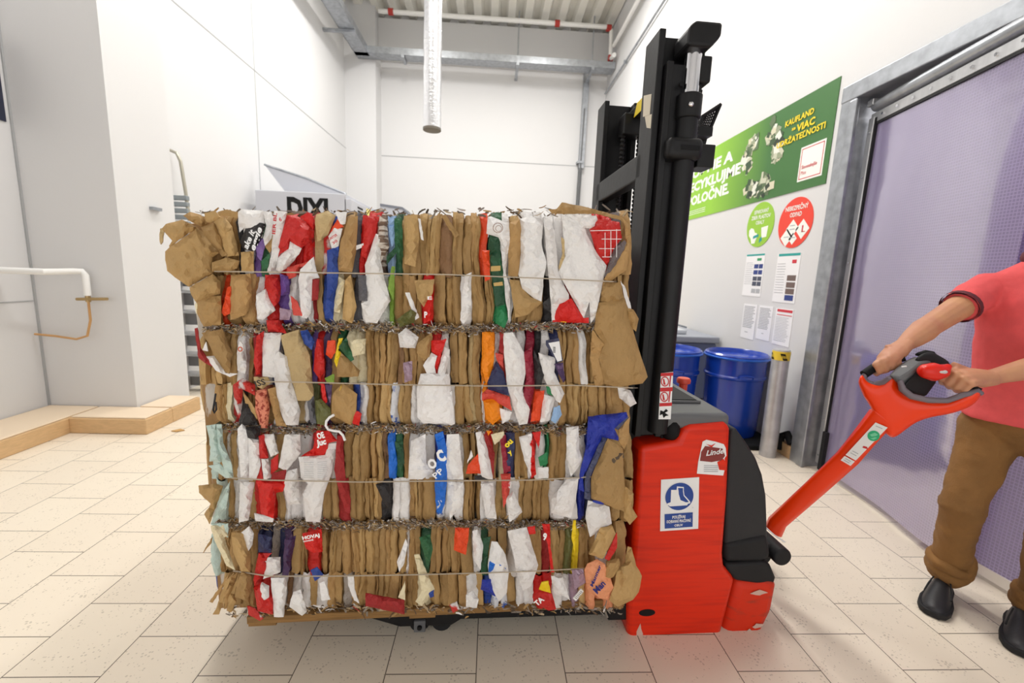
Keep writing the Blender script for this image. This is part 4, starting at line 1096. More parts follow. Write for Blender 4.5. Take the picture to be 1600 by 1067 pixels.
bt('white_word', INKW, [('TA', 839, 947, 851, 937, 8, .04)])
bt('navy_lettering', INKN, [('Man', 933, 928, 947, 912, 10, .03, .2), ('Manner', 926, 917, 940, 883, 5, .03, .2)])
bt('yellow_lettering', INKY, [('ou', 792, 700, 802, 690, 9, .05), ('y', 796, 711, 801, 707, 7, .05)])
m = MB()
for k in range(9):
    y = 722 + k * 2.9; a, b = P(475, y, TL), P(490, y, TL); m.add([a, b, P(490, y + .7, TL), P(475, y + .7, TL)], [(0, 1, 2, 3)])
    a, b = P(496, y, TL), P(511, y - 1, TL); m.add([a, b, P(511, y - .3, TL), P(496, y + .7, TL)], [(0, 1, 2, 3)])
for x_, w_ in ((873, 1), (875, .6), (876.5, 1.2), (878, .5)): pass
m.build('printed_lines', GREYT, bale, smooth=False)
m = MB()
for x_ in (945, 954, 963): m.add([P(x_, 358 + (963 - x_) * .3, TL), P(x_ + .9, 358 + (963 - x_) * .3, TL), P(x_ + .9, 402, TL), P(x_, 402, TL)], [(0, 1, 2, 3)])
for y, xa, xb in ((373, 940, 971), (388, 936, 960), (401, 941, 956)): m.add([P(xa, y, TL), P(xb, y, TL), P(xb, y + .9, TL), P(xa, y + .9, TL)], [(0, 1, 2, 3)])
for y in (360,): m.add([P(922, y, TL), P(970, y - 1, TL), P(970, y, TL), P(922, y + 1, TL)], [(0, 1, 2, 3)])
m.build('white_grid_print', INKW, bale, smooth=False)
m = MB()
def ring2(mb, cx, cy, r, w):
    n = 20; vs = []
    for k in range(n):
        a = 2 * PI * k / n; vs += [P(cx + r * math.cos(a), cy + r * math.sin(a), TL), P(cx + (r - w) * math.cos(a), cy + (r - w) * math.sin(a), TL)]
    mb.add(vs, [(2 * k, (2 * k + 2) % (2 * n), (2 * k + 3) % (2 * n), 2 * k + 1) for k in range(n)])
IR, IB, IG = mat('ink_rust', (196, 92, 56), .6), mat('ink_brown', (140, 104, 84), .6), mat('ink_gold', (196, 162, 96), .6)
ring2(m, 375.4, 545.5, 4, 1.8); m.build('printed_ring', IR, bale, smooth=False)
m = MB(); ring2(m, 778, 356, 8, 1); ring2(m, 779, 357, 5, .8); m.build('printed_ring', IB, bale, smooth=False)
def pq(name, mt, pts, ly=TL):
    MB().prism([P(a, b, ly) for a, b in pts], (0, .0006, 0)).build(name, mt, bale, smooth=False)
pq('gold_print', IG, ((767, 416), (782, 415), (782, 423), (767, 424))); pq('gold_print', IG, ((771, 442), (785, 440), (786, 446), (772, 447)))
pq('white_label', STW, ((857, 536), (874, 533), (878, 563), (871, 565)))
m = MB()
for k in range(6): m.add([P(864 + (k % 2) * .5, 542 + k * 1.6, TL - .001), P(868, 542 + k * 1.6, TL - .001), P(868, 542.8 + k * 1.6, TL - .001), P(864, 542.8 + k * 1.6, TL - .001)], [(0, 1, 2, 3)])
m.build('barcode', INKK, bale, smooth=False)
m = MB()
for k in range(6): m.add([P(898 + k * 1.7, 934 - k * 2, TL - .001), P(902 + k * 1.5, 936 - k * 2, TL - .001), P(902.6 + k * 1.5, 935.4 - k * 2, TL - .001), P(898.6 + k * 1.7, 933.4 - k * 2, TL - .001)], [(0, 1, 2, 3)])
m.build('barcode', INKK, bale, smooth=False)
# --- wires and the loop of white string
WIRE = mat('tie_wire', (190, 178, 160), .4, .4)
WF = FY - .10
for pts in ([(336, 424), (420, 425), (560, 427), (700, 429), (850, 435), (958, 440)], [(402, 596), (470, 597), (620, 601), (760, 603), (900, 602), (988, 606)], [(352, 746), (420, 750), (560, 753), (720, 751), (830, 750), (922, 745)], [(366, 892), (420, 900), (520, 900), (640, 898), (760, 895), (840, 892), (914, 888)]):
    path = [P(pts[0][0] - 4, pts[0][1], .10)] + [P(pts[0][0], pts[0][1], WF + .045)] + [P(a, b, WF) for a, b in pts[1:-1]] + [P(pts[-1][0], pts[-1][1], WF + .03), P(pts[-1][0] + 12, pts[-1][1], .10)]
    MB().tube(path, .0021, 6).build('tie_wire', WIRE, bale)
MB().tube([P(a, b, WF + .01) for a, b in ((522, 648), (515, 652), (510, 658), (509, 665), (513, 671), (521, 673), (530, 674), (536, 680), (539, 688))], .004, 8).build('string_loop', INKW, bale)
MB().tube([P(a, b, WF + .03) for a, b in ((337, 615), (335, 628), (333, 640), (335, 645), (338, 640), (337, 628))], .003, 6).build('wire_hook', CHAR, bale)
# --- torn shreds along the pressed seams
SH = [K[1], K[3], pm_('shred_brown', (98, 76, 54)), pm_('shred_grey', (134, 124, 112)), pm_('shred_dark', (84, 70, 56)), Wm[1], pm_('shred_tan', (186, 164, 130)), CM['R'][0], CM['f'][0]]
wts = [4, 5, 8, 10, 6, 3, 6, .8, 8]
def shreds(n, fx, fy, fl, sz=1.0):
    mb = MB()
    for _ in range(n):
        x = fx(); y = fy(x); c = P(x, y, fl())
        mb.m(random.choices(range(9), wts)[0])
        a = random.gauss(0, .55) if random.random() < .7 else random.uniform(0, PI)
        d = V((math.cos(a), random.uniform(-.7, .3), math.sin(a))).normalized(); n_ = V((random.uniform(-.5, .5), -1, random.uniform(-.6, .6))).normalized(); s = d.cross(n_).normalized()
        L_ = random.uniform(.004, .017) * sz; w = random.uniform(.0010, .0042) * sz; k = random.uniform(-.6, .6)
        vs = []
        for t in (-1, -.3, .4, 1):
            p = c + d * (L_ * t) + n_ * (L_ * k * (t * t))
            ww = w * (1 - .45 * abs(t))
            vs += [p - s * ww, p + s * ww]
        mb.add(vs, [(0, 1, 3, 2), (2, 3, 5, 4), (4, 5, 7, 6)])
    return mb
seam_y = {1: lambda x: 512 + 3 * math.sin(x * .02), 2: lambda x: 670 + 2 * math.sin(x * .03), 3: lambda x: 819 + 2 * math.sin(x * .025)}
for k, (xa, xb) in {1: (318, 940), 2: (345, 915), 3: (335, 918)}.items():
    mb = shreds(2600, lambda: random.uniform(xa, xb), lambda x: seam_y[k](x) + random.gauss(0, 3.8), lambda: FY + random.uniform(-.032, .014), .62)
    tag(mb.build('seam_shreds', SH, bale, smooth=False), kind='stuff')
mb = shreds(220, lambda: random.uniform(300, 985), lambda x: 333 + random.gauss(0, 3), lambda: FY + random.uniform(-.04, .2), 1.2)
tag(mb.build('top_shreds', SH, bale, smooth=False), kind='stuff')
mb = shreds(320, lambda: random.uniform(355, 970), lambda x: 951 + (x < 420) * 8 + random.gauss(0, 4), lambda: FY + random.uniform(-.045, .01), 1.2)
tag(mb.build('bottom_shreds', SH, bale, smooth=False), kind='stuff')
# --- the body of the bale behind its near face
tl, tr_, bl, br_ = P(336, 336, .03), P(978, 336, .03), P(352, 950, .03), P(972, 950, .03)
xL, xR2, zT, zB = bl.x - .02, tr_.x, min(tl.z, tr_.z) - .03, max(bl.z, br_.z)
core = MB(); DEP = .86
def gridface(o, u, v, nu, nv, nrm, amp):
    vs = []
    for j in range(nv + 1):
        for i in range(nu + 1):
            p = o + u * (i / nu) + v * (j / nv); e = 1.0 if 0 < i < nu and 0 < j < nv else 0.0
            h = amp * (abs(math.sin(i * 2.1 + noise.noise(p * 3) * 2)) - .5) + amp * noise.noise(p * 14)
            seam = .02 if j % 6 == 0 else 0
            vs.append(p + nrm * (h - seam) * e)
    core.add(vs, [(j * (nu + 1) + i, j * (nu + 1) + i + 1, (j + 1) * (nu + 1) + i + 1, (j + 1) * (nu + 1) + i) for j in range(nv) for i in range(nu)])
H_ = zT - zB; X_, Y_, Z_ = V((xR2 - xL, 0, 0)), V((0, DEP, 0)), V((0, 0, H_))
o_ = V((xL, .03, zB))
gridface(o_, X_, Z_, 60, 24, V((0, -1, 0)), .01)
gridface(o_ + Y_, X_, Z_, 60, 24, V((0, 1, 0)), .02); gridface(o_, Y_, Z_, 40, 24, V((-1, 0, 0)), .02); gridface(o_ + X_, Y_, Z_, 40, 24, V((1, 0, 0)), .012)
gridface(o_ + Z_, X_, Y_, 60, 30, V((0, 0, 1)), .014); gridface(o_, X_, Y_, 10, 6, V((0, 0, -1)), .0)
cm = mat('bale_core', (156, 120, 76), .75, rgb2=(196, 188, 178), vscale=9, stretch=(2.2, 2.2, .5), thr=(.54, .58), bump=.4, bscale=20)
core.build('pressed_core', cm, bale, auto=50)
# folds on the side faces, seen from beside
for side in (0, 1):
    for r_ in range(4):
        y = .02
        while y < DEP - .02:
            w = random.uniform(.04, .09); z1_ = zB + H_ * (4 - r_) / 4 - .01; z0_ = zB + H_ * (3 - r_) / 4 + .01; xs = xL - .0 if side == 0 else xR2
            s = -1 if side == 0 else 1
            mb = MB(); vs = []
            for jj in range(7):
                v = jj / 6; e = min(1, min(v, 1 - v) / .18)
                for ii in range(6):
                    u = ii / 5; b_ = (.01 + .022 * e) * max(0, 1 - (2 * u - 1) ** 2) ** .5 + .005 * noise.noise(V((y * 9, v * 5, u * 2 + r_)))
                    vs.append(V((xs + s * b_ * (1 if side == 0 else .45), .03 + y + w * u, z0_ + (z1_ - z0_) * v)))
            mb.add(vs, [(jj * 6 + ii, jj * 6 + ii + 1, (jj + 1) * 6 + ii + 1, (jj + 1) * 6 + ii) for jj in range(6) for ii in range(5)])
            HW.setdefault('side', []).append((random.choice('kkkkkwwrtbk'), mb)); y += w * .95
sf = {}
for c, mb in HW['side']: sf.setdefault(c, MB()).add(mb.v, mb.f)
for c, mb in sf.items(): tag(mb.build('side_folds', CM[c][0], bale, auto=60), kind='stuff')

# --- the board under the bale
a, b = P(387, 979, -.03), P(975, 950, -.03)
pal = thing('wooden_pallet', 'thin brown wooden pallet board under the cardboard bale', 'pallet', TO, AL); ORG['wooden_pallet'] = V((0, 0, 0))
t2 = P(387, 955, -.03)
def slab(mb, x0, x1, y0_, y1_, dz0, th):
    za = a.z + (x0 - a.x) / (b.x - a.x) * (b.z - a.z); zb_ = a.z + (x1 - a.x) / (b.x - a.x) * (b.z - a.z)
    return mb.add([(x0, y0_, za + dz0), (x1, y0_, zb_ + dz0), (x1, y1_, zb_ + dz0), (x0, y1_, za + dz0), (x0, y0_, za + dz0 + th), (x1, y0_, zb_ + dz0 + th), (x1, y1_, zb_ + dz0 + th), (x0, y1_, za + dz0 + th)],
                  [(3, 2, 1, 0), (4, 5, 6, 7), (0, 1, 5, 4), (1, 2, 6, 5), (2, 3, 7, 6), (3, 0, 4, 7)])
xm = P(660, 960, -.03).x
yb_ = [(-.035, .13), (.15, .31), (.33, .49), (.51, .67), (.69, .86)]
for k, (y0_, y1_) in enumerate(yb_):
    slab(MB(), a.x, b.x, y0_, y1_, .012, .030).build('deck_board', WOOD, pal, smooth=False, bevel=.003)
for x0 in (a.x, xm - .05, b.x - .1): slab(MB(), x0 + .003, x0 + .097, -.03, .85, 0, .012).build('cross_board', WOOD, pal, smooth=False)

# ================================================================== the pedestrian stacker
trk = thing('pedestrian_stacker', 'orange red electric pedestrian stacker with black mast carrying the bale', 'pallet stacker', TO, AL); ORG['pedestrian_stacker'] = V((0, 0, 0))
def prof(pxs, ly): return [P(a, b, ly) for a, b in pxs]
def ext(pxs, ya, yb, mb=None):
    mb = mb or MB(); pts = [V((p.x, ya, p.z)) for p in prof(pxs, ya)]
    return mb.prism(pts, (0, yb - ya, 0))
WDT = .78
# red side panel body
body = ext([(1001, 699), (1061, 689), (1070, 668), (1080, 664.5), (1133, 660), (1140, 663), (1142.5, 671), (1138, 776), (1131, 866), (1133, 886), (1150, 906), (1136, 960), (1122, 1012), (1003, 1015), (989, 1007), (981, 992), (981, 950), (987, 880), (993, 812)], 0, WDT)
body.build('chassis_panel', REDP, trk, bevel=.022, seg=3)
bp = ext([(1152, 907), (1180, 910), (1213, 903), (1217, 918), (1209, 958), (1192, 993), (1170, 1006), (1125, 1014), (1138, 962)], .004, WDT - .004)
bp.build('bumper', REDW, trk, bevel=.035, seg=3)
ext([(985, 972), (1003, 1016), (1120, 1013), (1130, 985)], -.003, .02).build('scuffed_base', REDW, trk, bevel=.003) if False else None
# dark slot low on the panel
c = P(1011, 957, 0)
m = MB(); m.rings([[c + V((.033 * math.cos(2 * PI * k / 20), y, .015 * math.sin(2 * PI * k / 20))) for k in range(20)] for y in (-.0015, .003)]).build('tow_slot', BLACKM, trk)
# motor hood and its back cover
hd = ext([(1142, 672), (1150, 668), (1166, 690), (1182, 716), (1192, 742), (1198, 775), (1199.5, 815), (1200, 842), (1190, 850), (1133, 852), (1135, 780)], .03, WDT - .03)
hd.build('motor_hood', CHAR, trk, bevel=.03, seg=3)
ext([(1133.5, 850), (1200, 836), (1203, 850), (1206, 872), (1190, 880), (1134, 880)], .02, WDT - .02).build('tiller_base', RUBBER, trk, bevel=.02, seg=3)
ext([(1134, 882), (1196, 878), (1205, 884), (1213, 903), (1211, 912), (1190, 914), (1150, 908), (1136, 892)], .012, WDT - .012).build('rubber_skirt', RUBBER, trk, bevel=.012, seg=3)
c = P(1206, 855, .12)
MB().tube([(c.x, .05, c.z), (c.x, .30, c.z)], .038, 20).build('pivot_hub', RUBBER, trk, bevel=.008)
MB().box((P(1185, 855, .03).x - .05, .09, c.z - .032), (c.x + .005, .26, c.z + .03)).build('pivot_bracket', RUBBER, trk, bevel=.01)
# top cover
zt = P(1110, 662, 0).z; xa, xb = P(1066, 655, .1).x - .12, P(1141, 660, .0).x + .01
MB().box((xa, .015, zt - .03), (xb, WDT - .015, zt + .032)).build('top_cover', CHAR2, trk, bevel=.018, seg=3); TCV = bpy.data.objects['top_cover']
m = MB(); m.box((xa + .10, .16, zt + .0315), (xb - .06, .36, zt + .044)); m.box((xa + .10, .42, zt + .0315), (xb - .06, .62, zt + .044)); m.build('tray_recess', RUBBER, TCV, bevel=.001)
m = MB()
for y0_ in (.15, .41):
    m.box((xa + .09, y0_ - .008, zt + .032), (xb - .05, y0_, zt + .044)); m.box((xa + .09, y0_ + .22, zt + .032), (xb - .05, y0_ + .228, zt + .044)); m.box((xb - .06, y0_, zt + .032), (xb - .05, y0_ + .22, zt + .044))
m.build('tray_rim', CHAR2, TCV, bevel=.003)
c = P(1067, 606, .55); c.z = zt - .025
MB().lathe(c, [(.02, 0), (.02, .035), (.032, .04), (.034, .055), (.028, .065), (.005, .068)], 20).build('stop_button', mat('button_red', (226, 84, 62), .4), TCV)
m = MB().box((xa + .1, WDT - .06, zt + .02), (xb - .1, WDT - .02, zt + .05)); m.build('cover_latch', CHAR, trk, bevel=.006)
c = P(1064, 676, -.0); MB().ball(c + V((-.02, .05, 0)), (.035, .05, .05)).build('cover_grommet', BLACKM, trk)

# stickers on the side panel: boot sign
def quadp(mb, pts, ly): return mb.prism([P(x, y, ly) for x, y in pts], (0, .0012, 0))
sg = MB(); quadp(sg, [(1033, 749.5), (1092.5, 745.5), (1091, 826), (1031.5, 830)], -.0026)
sg = sg.build('boot_sign', STW, trk, smooth=False); sg['label'] = 'white sign with blue boot symbol'
def pp(u, v, ly=-.0042):   # coordinates in the sign: u right, v down, 0..1
    a, b, c_, d = V((1033, 749.5)), V((1092.5, 745.5)), V((1031.5, 830)), V((1091, 826))
    p = a.lerp(b, u).lerp(c_.lerp(d, u), v); return P(p.x, p.y, ly)
m = MB(); n = 36
m.add([pp(.49 + .37 * math.cos(2 * PI * k / n), .35 + .265 * math.sin(2 * PI * k / n)) for k in range(n)], [tuple(range(n))])
m.add([pp(.11, .675), pp(.85, .675), pp(.85, .955), pp(.12, .955)], [(0, 1, 2, 3)])
m.m(1)
boot = [(.42, .15), (.60, .17), (.60, .24), (.62, .33), (.74, .43), (.78, .47), (.77, .50), (.48, .50), (.38, .49)]
boot2 = [(.27, .21), (.46, .22), (.47, .30), (.52, .42), (.66, .47), (.72, .50), (.70, .53), (.25, .53), (.17, .49), (.17, .47), (.26, .45)]
m.add([pp(u, v, -.0045) for u, v in boot], [tuple(range(len(boot)))]); 
ins = [(.45, .18), (.58, .19), (.58, .25), (.60, .34), (.70, .43), (.74, .47), (.48, .47)]
m.m(0).add([pp(u, v, -.0048) for u, v in ins], [tuple(range(len(ins)))])
m.m(1).add([pp(u, v, -.0051) for u, v in boot2], [tuple(range(len(boot2)))])
for s, v0, w, h in (('POUŽÍVAJ', .77, .34, .055), ('OCHRANNÚ PRACOVNÚ', .85, .64, .055), ('OBUV', .925, .22, .045)):
    a = pp(.48 - w / 2, v0, -.0051); b = pp(.48 + w / 2, v0, -.0051); t = pp(.48 - w / 2, v0 - h, -.0051)
    m.text(s, a, b - a, t - a, (t - a).length, w=(b - a).length, bold=.03)
m.m(2)
for k in range(9):
    u, v = .12 + .73 * random.random(), random.choice((.72, .80, .86, .9, .58)); m.add([pp(u, v, -.0054), pp(min(.86, u + random.uniform(.05, .14)), v, -.0054), pp(min(.86, u + .08), v + .008, -.0054)], [(0, 1, 2)])
m.build('printed_symbol', [INKB, STW, mat('worn_grey', (150, 156, 176), .6)], sg, smooth=False)
# worn maker plate
mp = MB(); quadp(mp, [(1098, 690), (1104, 687), (1118, 690), (1131, 694), (1134, 700), (1135, 712), (1132, 716), (1134, 728), (1130, 743), (1089, 740), (1091, 722), (1094, 708)], -.0026)
mp = mp.build('maker_plate', STW, trk, smooth=False); mp['label'] = 'worn white and dark red maker plate'
m = MB(); quadp(m, [(1096, 706), (1102, 697), (1116, 699), (1129, 701), (1133, 712), (1128, 719), (1112, 722), (1094, 720)], -.0040); m.m(1)
a, b, t = P(1103, 712, -.0056), P(1131, 708, -.0056), P(1102, 704, -.0056); m.text('Linde', a, b - a, t - a, (t - a).length, w=(b - a).length, bold=.02, shear=.3)
m.m(2)
for k in range(4): quadp(m, [(1100, 727 + k * 3), (1122, 727.5 + k * 3), (1122, 728.3 + k * 3), (1100, 727.8 + k * 3)], -.0045)
m.m(3); quadp(m, [(1121, 722), (1131, 717), (1136, 726), (1134, 735), (1124, 734)], -.0047); quadp(m, [(1104, 694), (1112, 696), (1118, 693), (1112, 699)], -.0047)
m.build('plate_print', [mat('plate_maroon', (130, 46, 42), .5), STW, GREYT, REDP], mp, smooth=False)
# scuffs: bare paint patches near the floor
m = MB(); random.seed(5)
for (x_, y_, w, h) in ((1000, 990, 6, 22), (1003, 1003, 9, 12), (1108, 1000, 9, 13), (1160, 1000, 12, 6), (1185, 926, 16, 5), (1170, 990, 10, 9), (1185, 978, 13, 5)):
    k = 9; m.add([P(x_ + w * math.cos(2 * PI * q_ / k) * random.uniform(.4, 1), y_ + h * math.sin(2 * PI * q_ / k) * random.uniform(.4, 1), -.0006 if x_ < 1140 else -.0000) for q_ in range(k)], [tuple(range(k))])
tag(m.build('paint_scuff', mat('bare_scuff', (206, 172, 158), .6), trk, smooth=False), kind='stuff')

# --- mast
xf = P(1029, 43, .05).x                      # left flange of the near upright
ZM = P(1037, 45, .05).z
def upright(y0_, y1_, x0, x1, z0, z1, name):
    yw = (y0_ + y1_) / 2; m = MB()
    m.box((x0, y0_, z0), (x0 + .022, y1_, z1)); m.box((x1 - .022, y0_, z0), (x1, y1_, z1)); m.box((x0 + .022, yw - .01, z0), (x1 - .022, yw + .01, z1))
    return m.build(name, BLACKP, trk, smooth=False, bevel=.003)
x0, x1 = xf + .004, xf + .165
upright(.045, .165, x0, x1, .06, ZM, 'mast_upright'); upright(.645, .765, x0, x1, .06, ZM, 'mast_upright')
zi = P(1050, 97, .03).z; xi = P(1042, 97, .03).x
upright(.02, .075, xi, xi + .10, .82, zi, 'inner_rail'); upright(.72, .775, xi, xi + .10, .82, zi, 'inner_rail')
MB().tube([(xi + .05, .022, zi - .07), (xi + .05, .012, zi - .07)], .008, 12).build('rail_bolt', BLACKM, trk)
c1 = P(1092, 60, .03); cb = P(1073, 640, .03); xc = c1.x - .013; yc = .03
zr0, zr1 = P(1082, 150, .03).z, P(1088, 66, .03).z
MB().cyl((xc, yc, .84), (xc, yc, P(1080, 150, .03).z), .036, 20).build('lift_cylinder', BLACKP, trk); LCY = bpy.data.objects['lift_cylinder']
MB().cyl((xc, yc, P(1078, 188, .03).z), (xc, yc, zr0), .042, 20).build('cylinder_head', BLACKP, LCY, bevel=.004)
MB().ball((xc - .012, yc - .042, P(1072, 165, .0).z), .009).build('bleed_screw', CHROME, LCY)
MB().cyl((xc, yc, zr0), (xc, yc, zr1), .027, 20).build('piston_rod', CHROME, LCY)
zc0, zc1 = P(1100, 252, 0).z, P(1100, 217, 0).z
MB().box((xc - .075, -.018, zc0), (xc + .045, .075, zc1)).build('cylinder_clamp', BLACKP, trk, bevel=.018, seg=3); CLP = bpy.data.objects['cylinder_clamp']
MB().box((xc - .035, -.0195, (zc0 + zc1) / 2 - .008), (xc + .03, -.0175, (zc0 + zc1) / 2 + .008)).build('clamp_slot', BLACKM, CLP, bevel=.004)
MB().box((xc + .045, .02, P(1100, 262, .03).z), (xc + .105, .10, P(1100, 226, .03).z)).build('clamp_block', BLACKP, CLP, smooth=False, bevel=.004)
cx0, cx1 = P(1077, 50, -.02).x, P(1129, 50, -.02).x; cz0, cz1 = P(1100, 72, -.02).z, P(1100, 31, -.02).z
m = MB().prism([(cx0, -.02, cz0), (cx1 - .03, -.02, cz0), (cx1, -.02, cz0 + .035), (cx1, -.02, cz1), (cx0 + .02, -.02, cz1), (cx0, -.02, cz1 - .02)], (0, .11, 0)); m.build('mast_head', BLACKP, trk, smooth=False, bevel=.01)
MB().box((cx0 + .055, .03, P(1100, 128, .03).z), (cx0 + .112, .14, cz0)).build('head_bracket', BLACKP, trk, smooth=False, bevel=.006)
# top cross member with yellow warning tape, pulley block, chains
zt0, zt1 = P(985, 200, .64).z, P(985, 182, .64).z
zc_ = ZM - .05
MB().box((x1 - .05, .165, zc_ - .05), (x1 - .01, .645, zc_ + .0)).build('top_cross_member', BLACKP, trk, smooth=False, bevel=.004)
m = MB()
for y0_ in (.2, .42): m.prism([(x1 - .052, y0_, zc_ + .001), (x1 - .052, y0_ + .1, zc_ + .001), (x1 - .052, y0_ + .13, zc_ - .05), (x1 - .052, y0_ + .03, zc_ - .05)], (-.001, 0, 0)); m.prism([(x1 - .052, y0_, zc_ + .001), (x1 - .01, y0_, zc_ + .001), (x1 - .01, y0_ + .1, zc_ + .001), (x1 - .052, y0_ + .1, zc_ + .001)], (0, 0, .001))
m.build('warning_tape', mat('tape_yellow2', (230, 204, 40), .5), trk, smooth=False)
a = P(972, 180, .60); b = P(1003, 215, .60)
MB().box((a.x, .56, b.z), (b.x, .645, a.z)).build('chain_block', BLACKP, trk, smooth=False, bevel=.006)
def chain(x, y, z0, z1):
    m = MB(); z = z0; pr = []; k = 0
    while z < z1: pr += [(.006, z - z0), (.0115, z - z0 + .006), (.0115, z - z0 + .013), (.006, z - z0 + .018)]; z += .019; k += 1
    m.lathe((x, y, z0), pr, 8); return m
zl = P(975, 285, .6).z
chain(a.x + .012, .6, zl - .3, b.z).build('lift_chain', BLACKP, trk); chain(b.x - .012, .6, zl - .3, b.z).build('lift_chain', BLACKP, trk)
chain(P(1098, 130, .1).x - .01, .1, P(1095, 230, .1).z, P(1098, 120, .1).z).build('lift_chain', BLACKP, trk)
# carriage beams
z0, z1 = P(985, 312, .55).z, P(985, 280, .55).z
MB().box((x0 - .0, .12, z0), (x0 + .05, .70, z1)).build('carriage_beam', BLACKP, trk, smooth=False, bevel=.006)
MB().box((x0 - .045, .06, .22), (x0 - .012, .74, .34)).build('fork_carriage', BLACKP, trk, smooth=False, bevel=.006)
# perforated guard plates
def guard(pts, off, name='guard_plate'):
    a, b, c_, d = pts; m = MB(); N = 7
    for k in range(N + 1):
        f = k / N
        for (p, q_) in ((a.lerp(b, f), d.lerp(c_, f)), (a.lerp(d, f), b.lerp(c_, f))): m.tube([p, q_], .0028, 5)
    for p, q_ in ((a, b), (b, c_), (c_, d), (d, a)): m.tube([p, q_], .006, 6)
    m.build(name, BLACKP, trk, smooth=False)
guard([P(1094, 196, .22), P(1109, 204, .22), P(1126, 163, .22), P(1097, 182, .22)], 0)
guard([P(996, 290, .50), P(1005, 290, .50), P(1006, 244, .50), P(1000, 252, .50)], 0)
ext([(1094, 188), (1108, 206), (1101, 232), (1092, 232)], .215, .235).build('guard_bracket', BLACKP, trk, smooth=False)
gb = P(1098, 215, .22); MB().box((x1 - .02, .15, gb.z - .015), (gb.x, .235, gb.z + .015)).build('guard_arm', BLACKP, trk, smooth=False)
# warning label and worn stickers on the near upright
lb = MB(); lb.prism([P(a, b, -.012) for a, b in ((1033, 583), (1052, 581), (1048, 655), (1029, 655))], (0, .002, 0))
lb = lb.build('warning_label', STW, trk, smooth=False); lb['label'] = 'red and white warning label on the mast'
m = MB()
def q2(pts, ly): m.prism([P(a, b, ly) for a, b in pts], (0, .0008, 0))
for k, (ya, yb) in enumerate(((583, 588), (606, 612), (630, 635))): q2([(1032.6 - k * .9, ya), (1052 - k * .9, ya - 1), (1051.7 - k * .9, yb - 1), (1032.4 - k * .9, yb)], -.0135)
for k, cy in enumerate((596, 620)):
    n = 16; c = V((1039 - k, cy))
    vs = []
    for j_ in range(n): a_ = 2 * PI * j_ / n; vs += [P(c.x + 6.5 * math.cos(a_), c.y + 8 * math.sin(a_), -.0135), P(c.x + 5 * math.cos(a_), c.y + 6.3 * math.sin(a_), -.0135)]
    m.add(vs, [(2 * j_, (2 * j_ + 2) % (2 * n), (2 * j_ + 3) % (2 * n), 2 * j_ + 1) for j_ in range(n)])
    q2([(1036 - k, cy - 4), (1038 - k, cy - 4), (1040 - k, cy + 5), (1037 - k, cy + 5)], -.0135); q2([(1047 - k, cy - 9), (1049 - k, cy - 9), (1047 - k, cy + 8), (1045.5 - k, cy + 8)], -.0135)
m.m(1); q2([(1032, 641), (1037, 643), (1041, 639), (1044, 642), (1039, 645), (1045, 649), (1040, 650), (1037, 653), (1035, 647), (1031, 649)], -.0137)
m.build('label_print', [INKR, BLACKM], lb, smooth=False)
m = MB()
for pts in ([(1013, 150), (1021, 140), (1020, 176), (1013, 182)], [(1011, 184), (1018, 178), (1015, 200), (1011, 206)]):
    m.prism([onp for onp in [V((x0 - .0012, .045 + (p[0] - 1010) * .009, P(p[0], p[1], .09).z)) for p in pts]], (.001, 0, 0))
m.build('worn_sticker', mat('worn_sticker', (206, 198, 178), .6), trk, smooth=False)
# foot of the mast, forks, straddle legs, wheels
MB().box((x0 - .02, .02, .05), (x1 + .01, WDT - .02, .16)).build('mast_foot', BLACKP, trk, smooth=False, bevel=.008)
zu = lambda x: a_p.z + (x - a_p.x) / (b_p.x - a_p.x) * (b_p.z - a_p.z)
a_p, b_p = P(387, 979, -.03), P(975, 950, -.03)
for y0_, y1_ in ((.2, .34), (.46, .60)):
    m = MB(); xs0, xs1 = -.72, x0 - .03
    m.add([(xs0, y0_ + .03, zu(xs0) - .028), (xs1, y0_, zu(xs1) - .055), (xs1, y1_, zu(xs1) - .055), (xs0, y1_ - .03, zu(xs0) - .028), (xs0, y0_ + .03, zu(xs0) - .003), (xs1, y0_, zu(xs1) - .003), (xs1, y1_, zu(xs1) - .003), (xs0, y1_ - .03, zu(xs0) - .003)],
          [(3, 2, 1, 0), (4, 5, 6, 7), (0, 1, 5, 4), (1, 2, 6, 5), (2, 3, 7, 6), (3, 0, 4, 7)])
    m.box((x0 - .03, y0_, .08), (x0 - .005, y1_, .5)); m.build('fork', BLACKP, trk, smooth=False, bevel=.004)
wl_, wr = P(640, 975, .06).x, P(705, 975, .06).x
for y0_, y1_ in ((.04, .15), (.63, .74)):
    m = MB().prism([(P(568, 970, .04).x, y0_, .10), (P(580, 975, .04).x, y0_, .075), (P(625, 984, .04).x, y0_, .035), (P(705, 984, .04).x, y0_, .035), (P(720, 975, .04).x, y0_, .06), (x0, y0_, .06), (x0, y0_, .135), (P(575, 960, .04).x, y0_, .112)], (0, y1_ - y0_, 0))
    m.build('straddle_leg', BLACKP, trk, smooth=False, bevel=.006)
    for xw in (P(655, 980, .05).x, P(690, 980, .05).x):
        MB().lathe((xw, (y0_ + y1_) / 2, .04), [(.01, -.045), (.036, -.045), (.04, -.038), (.04, .038), (.036, .045), (.01, .045)], 20, 'y').build('load_wheel', RUBBER, trk)
    c = P(656, 977, y0_ - .004)
    if y0_ < .1:
        MB().box((c.x - .022, y0_ - .012, c.z - .024), (c.x + .022, y0_ + .002, c.z + .024)).build('axle_plate', CHAR2, trk, smooth=False, bevel=.003); MB().tube([(c.x, y0_ - .013, c.z), (c.x, y0_ - .02, c.z)], .009, 10).build('axle_bolt', BLACKM, trk)
xd = P(1165, 1000, .4).x
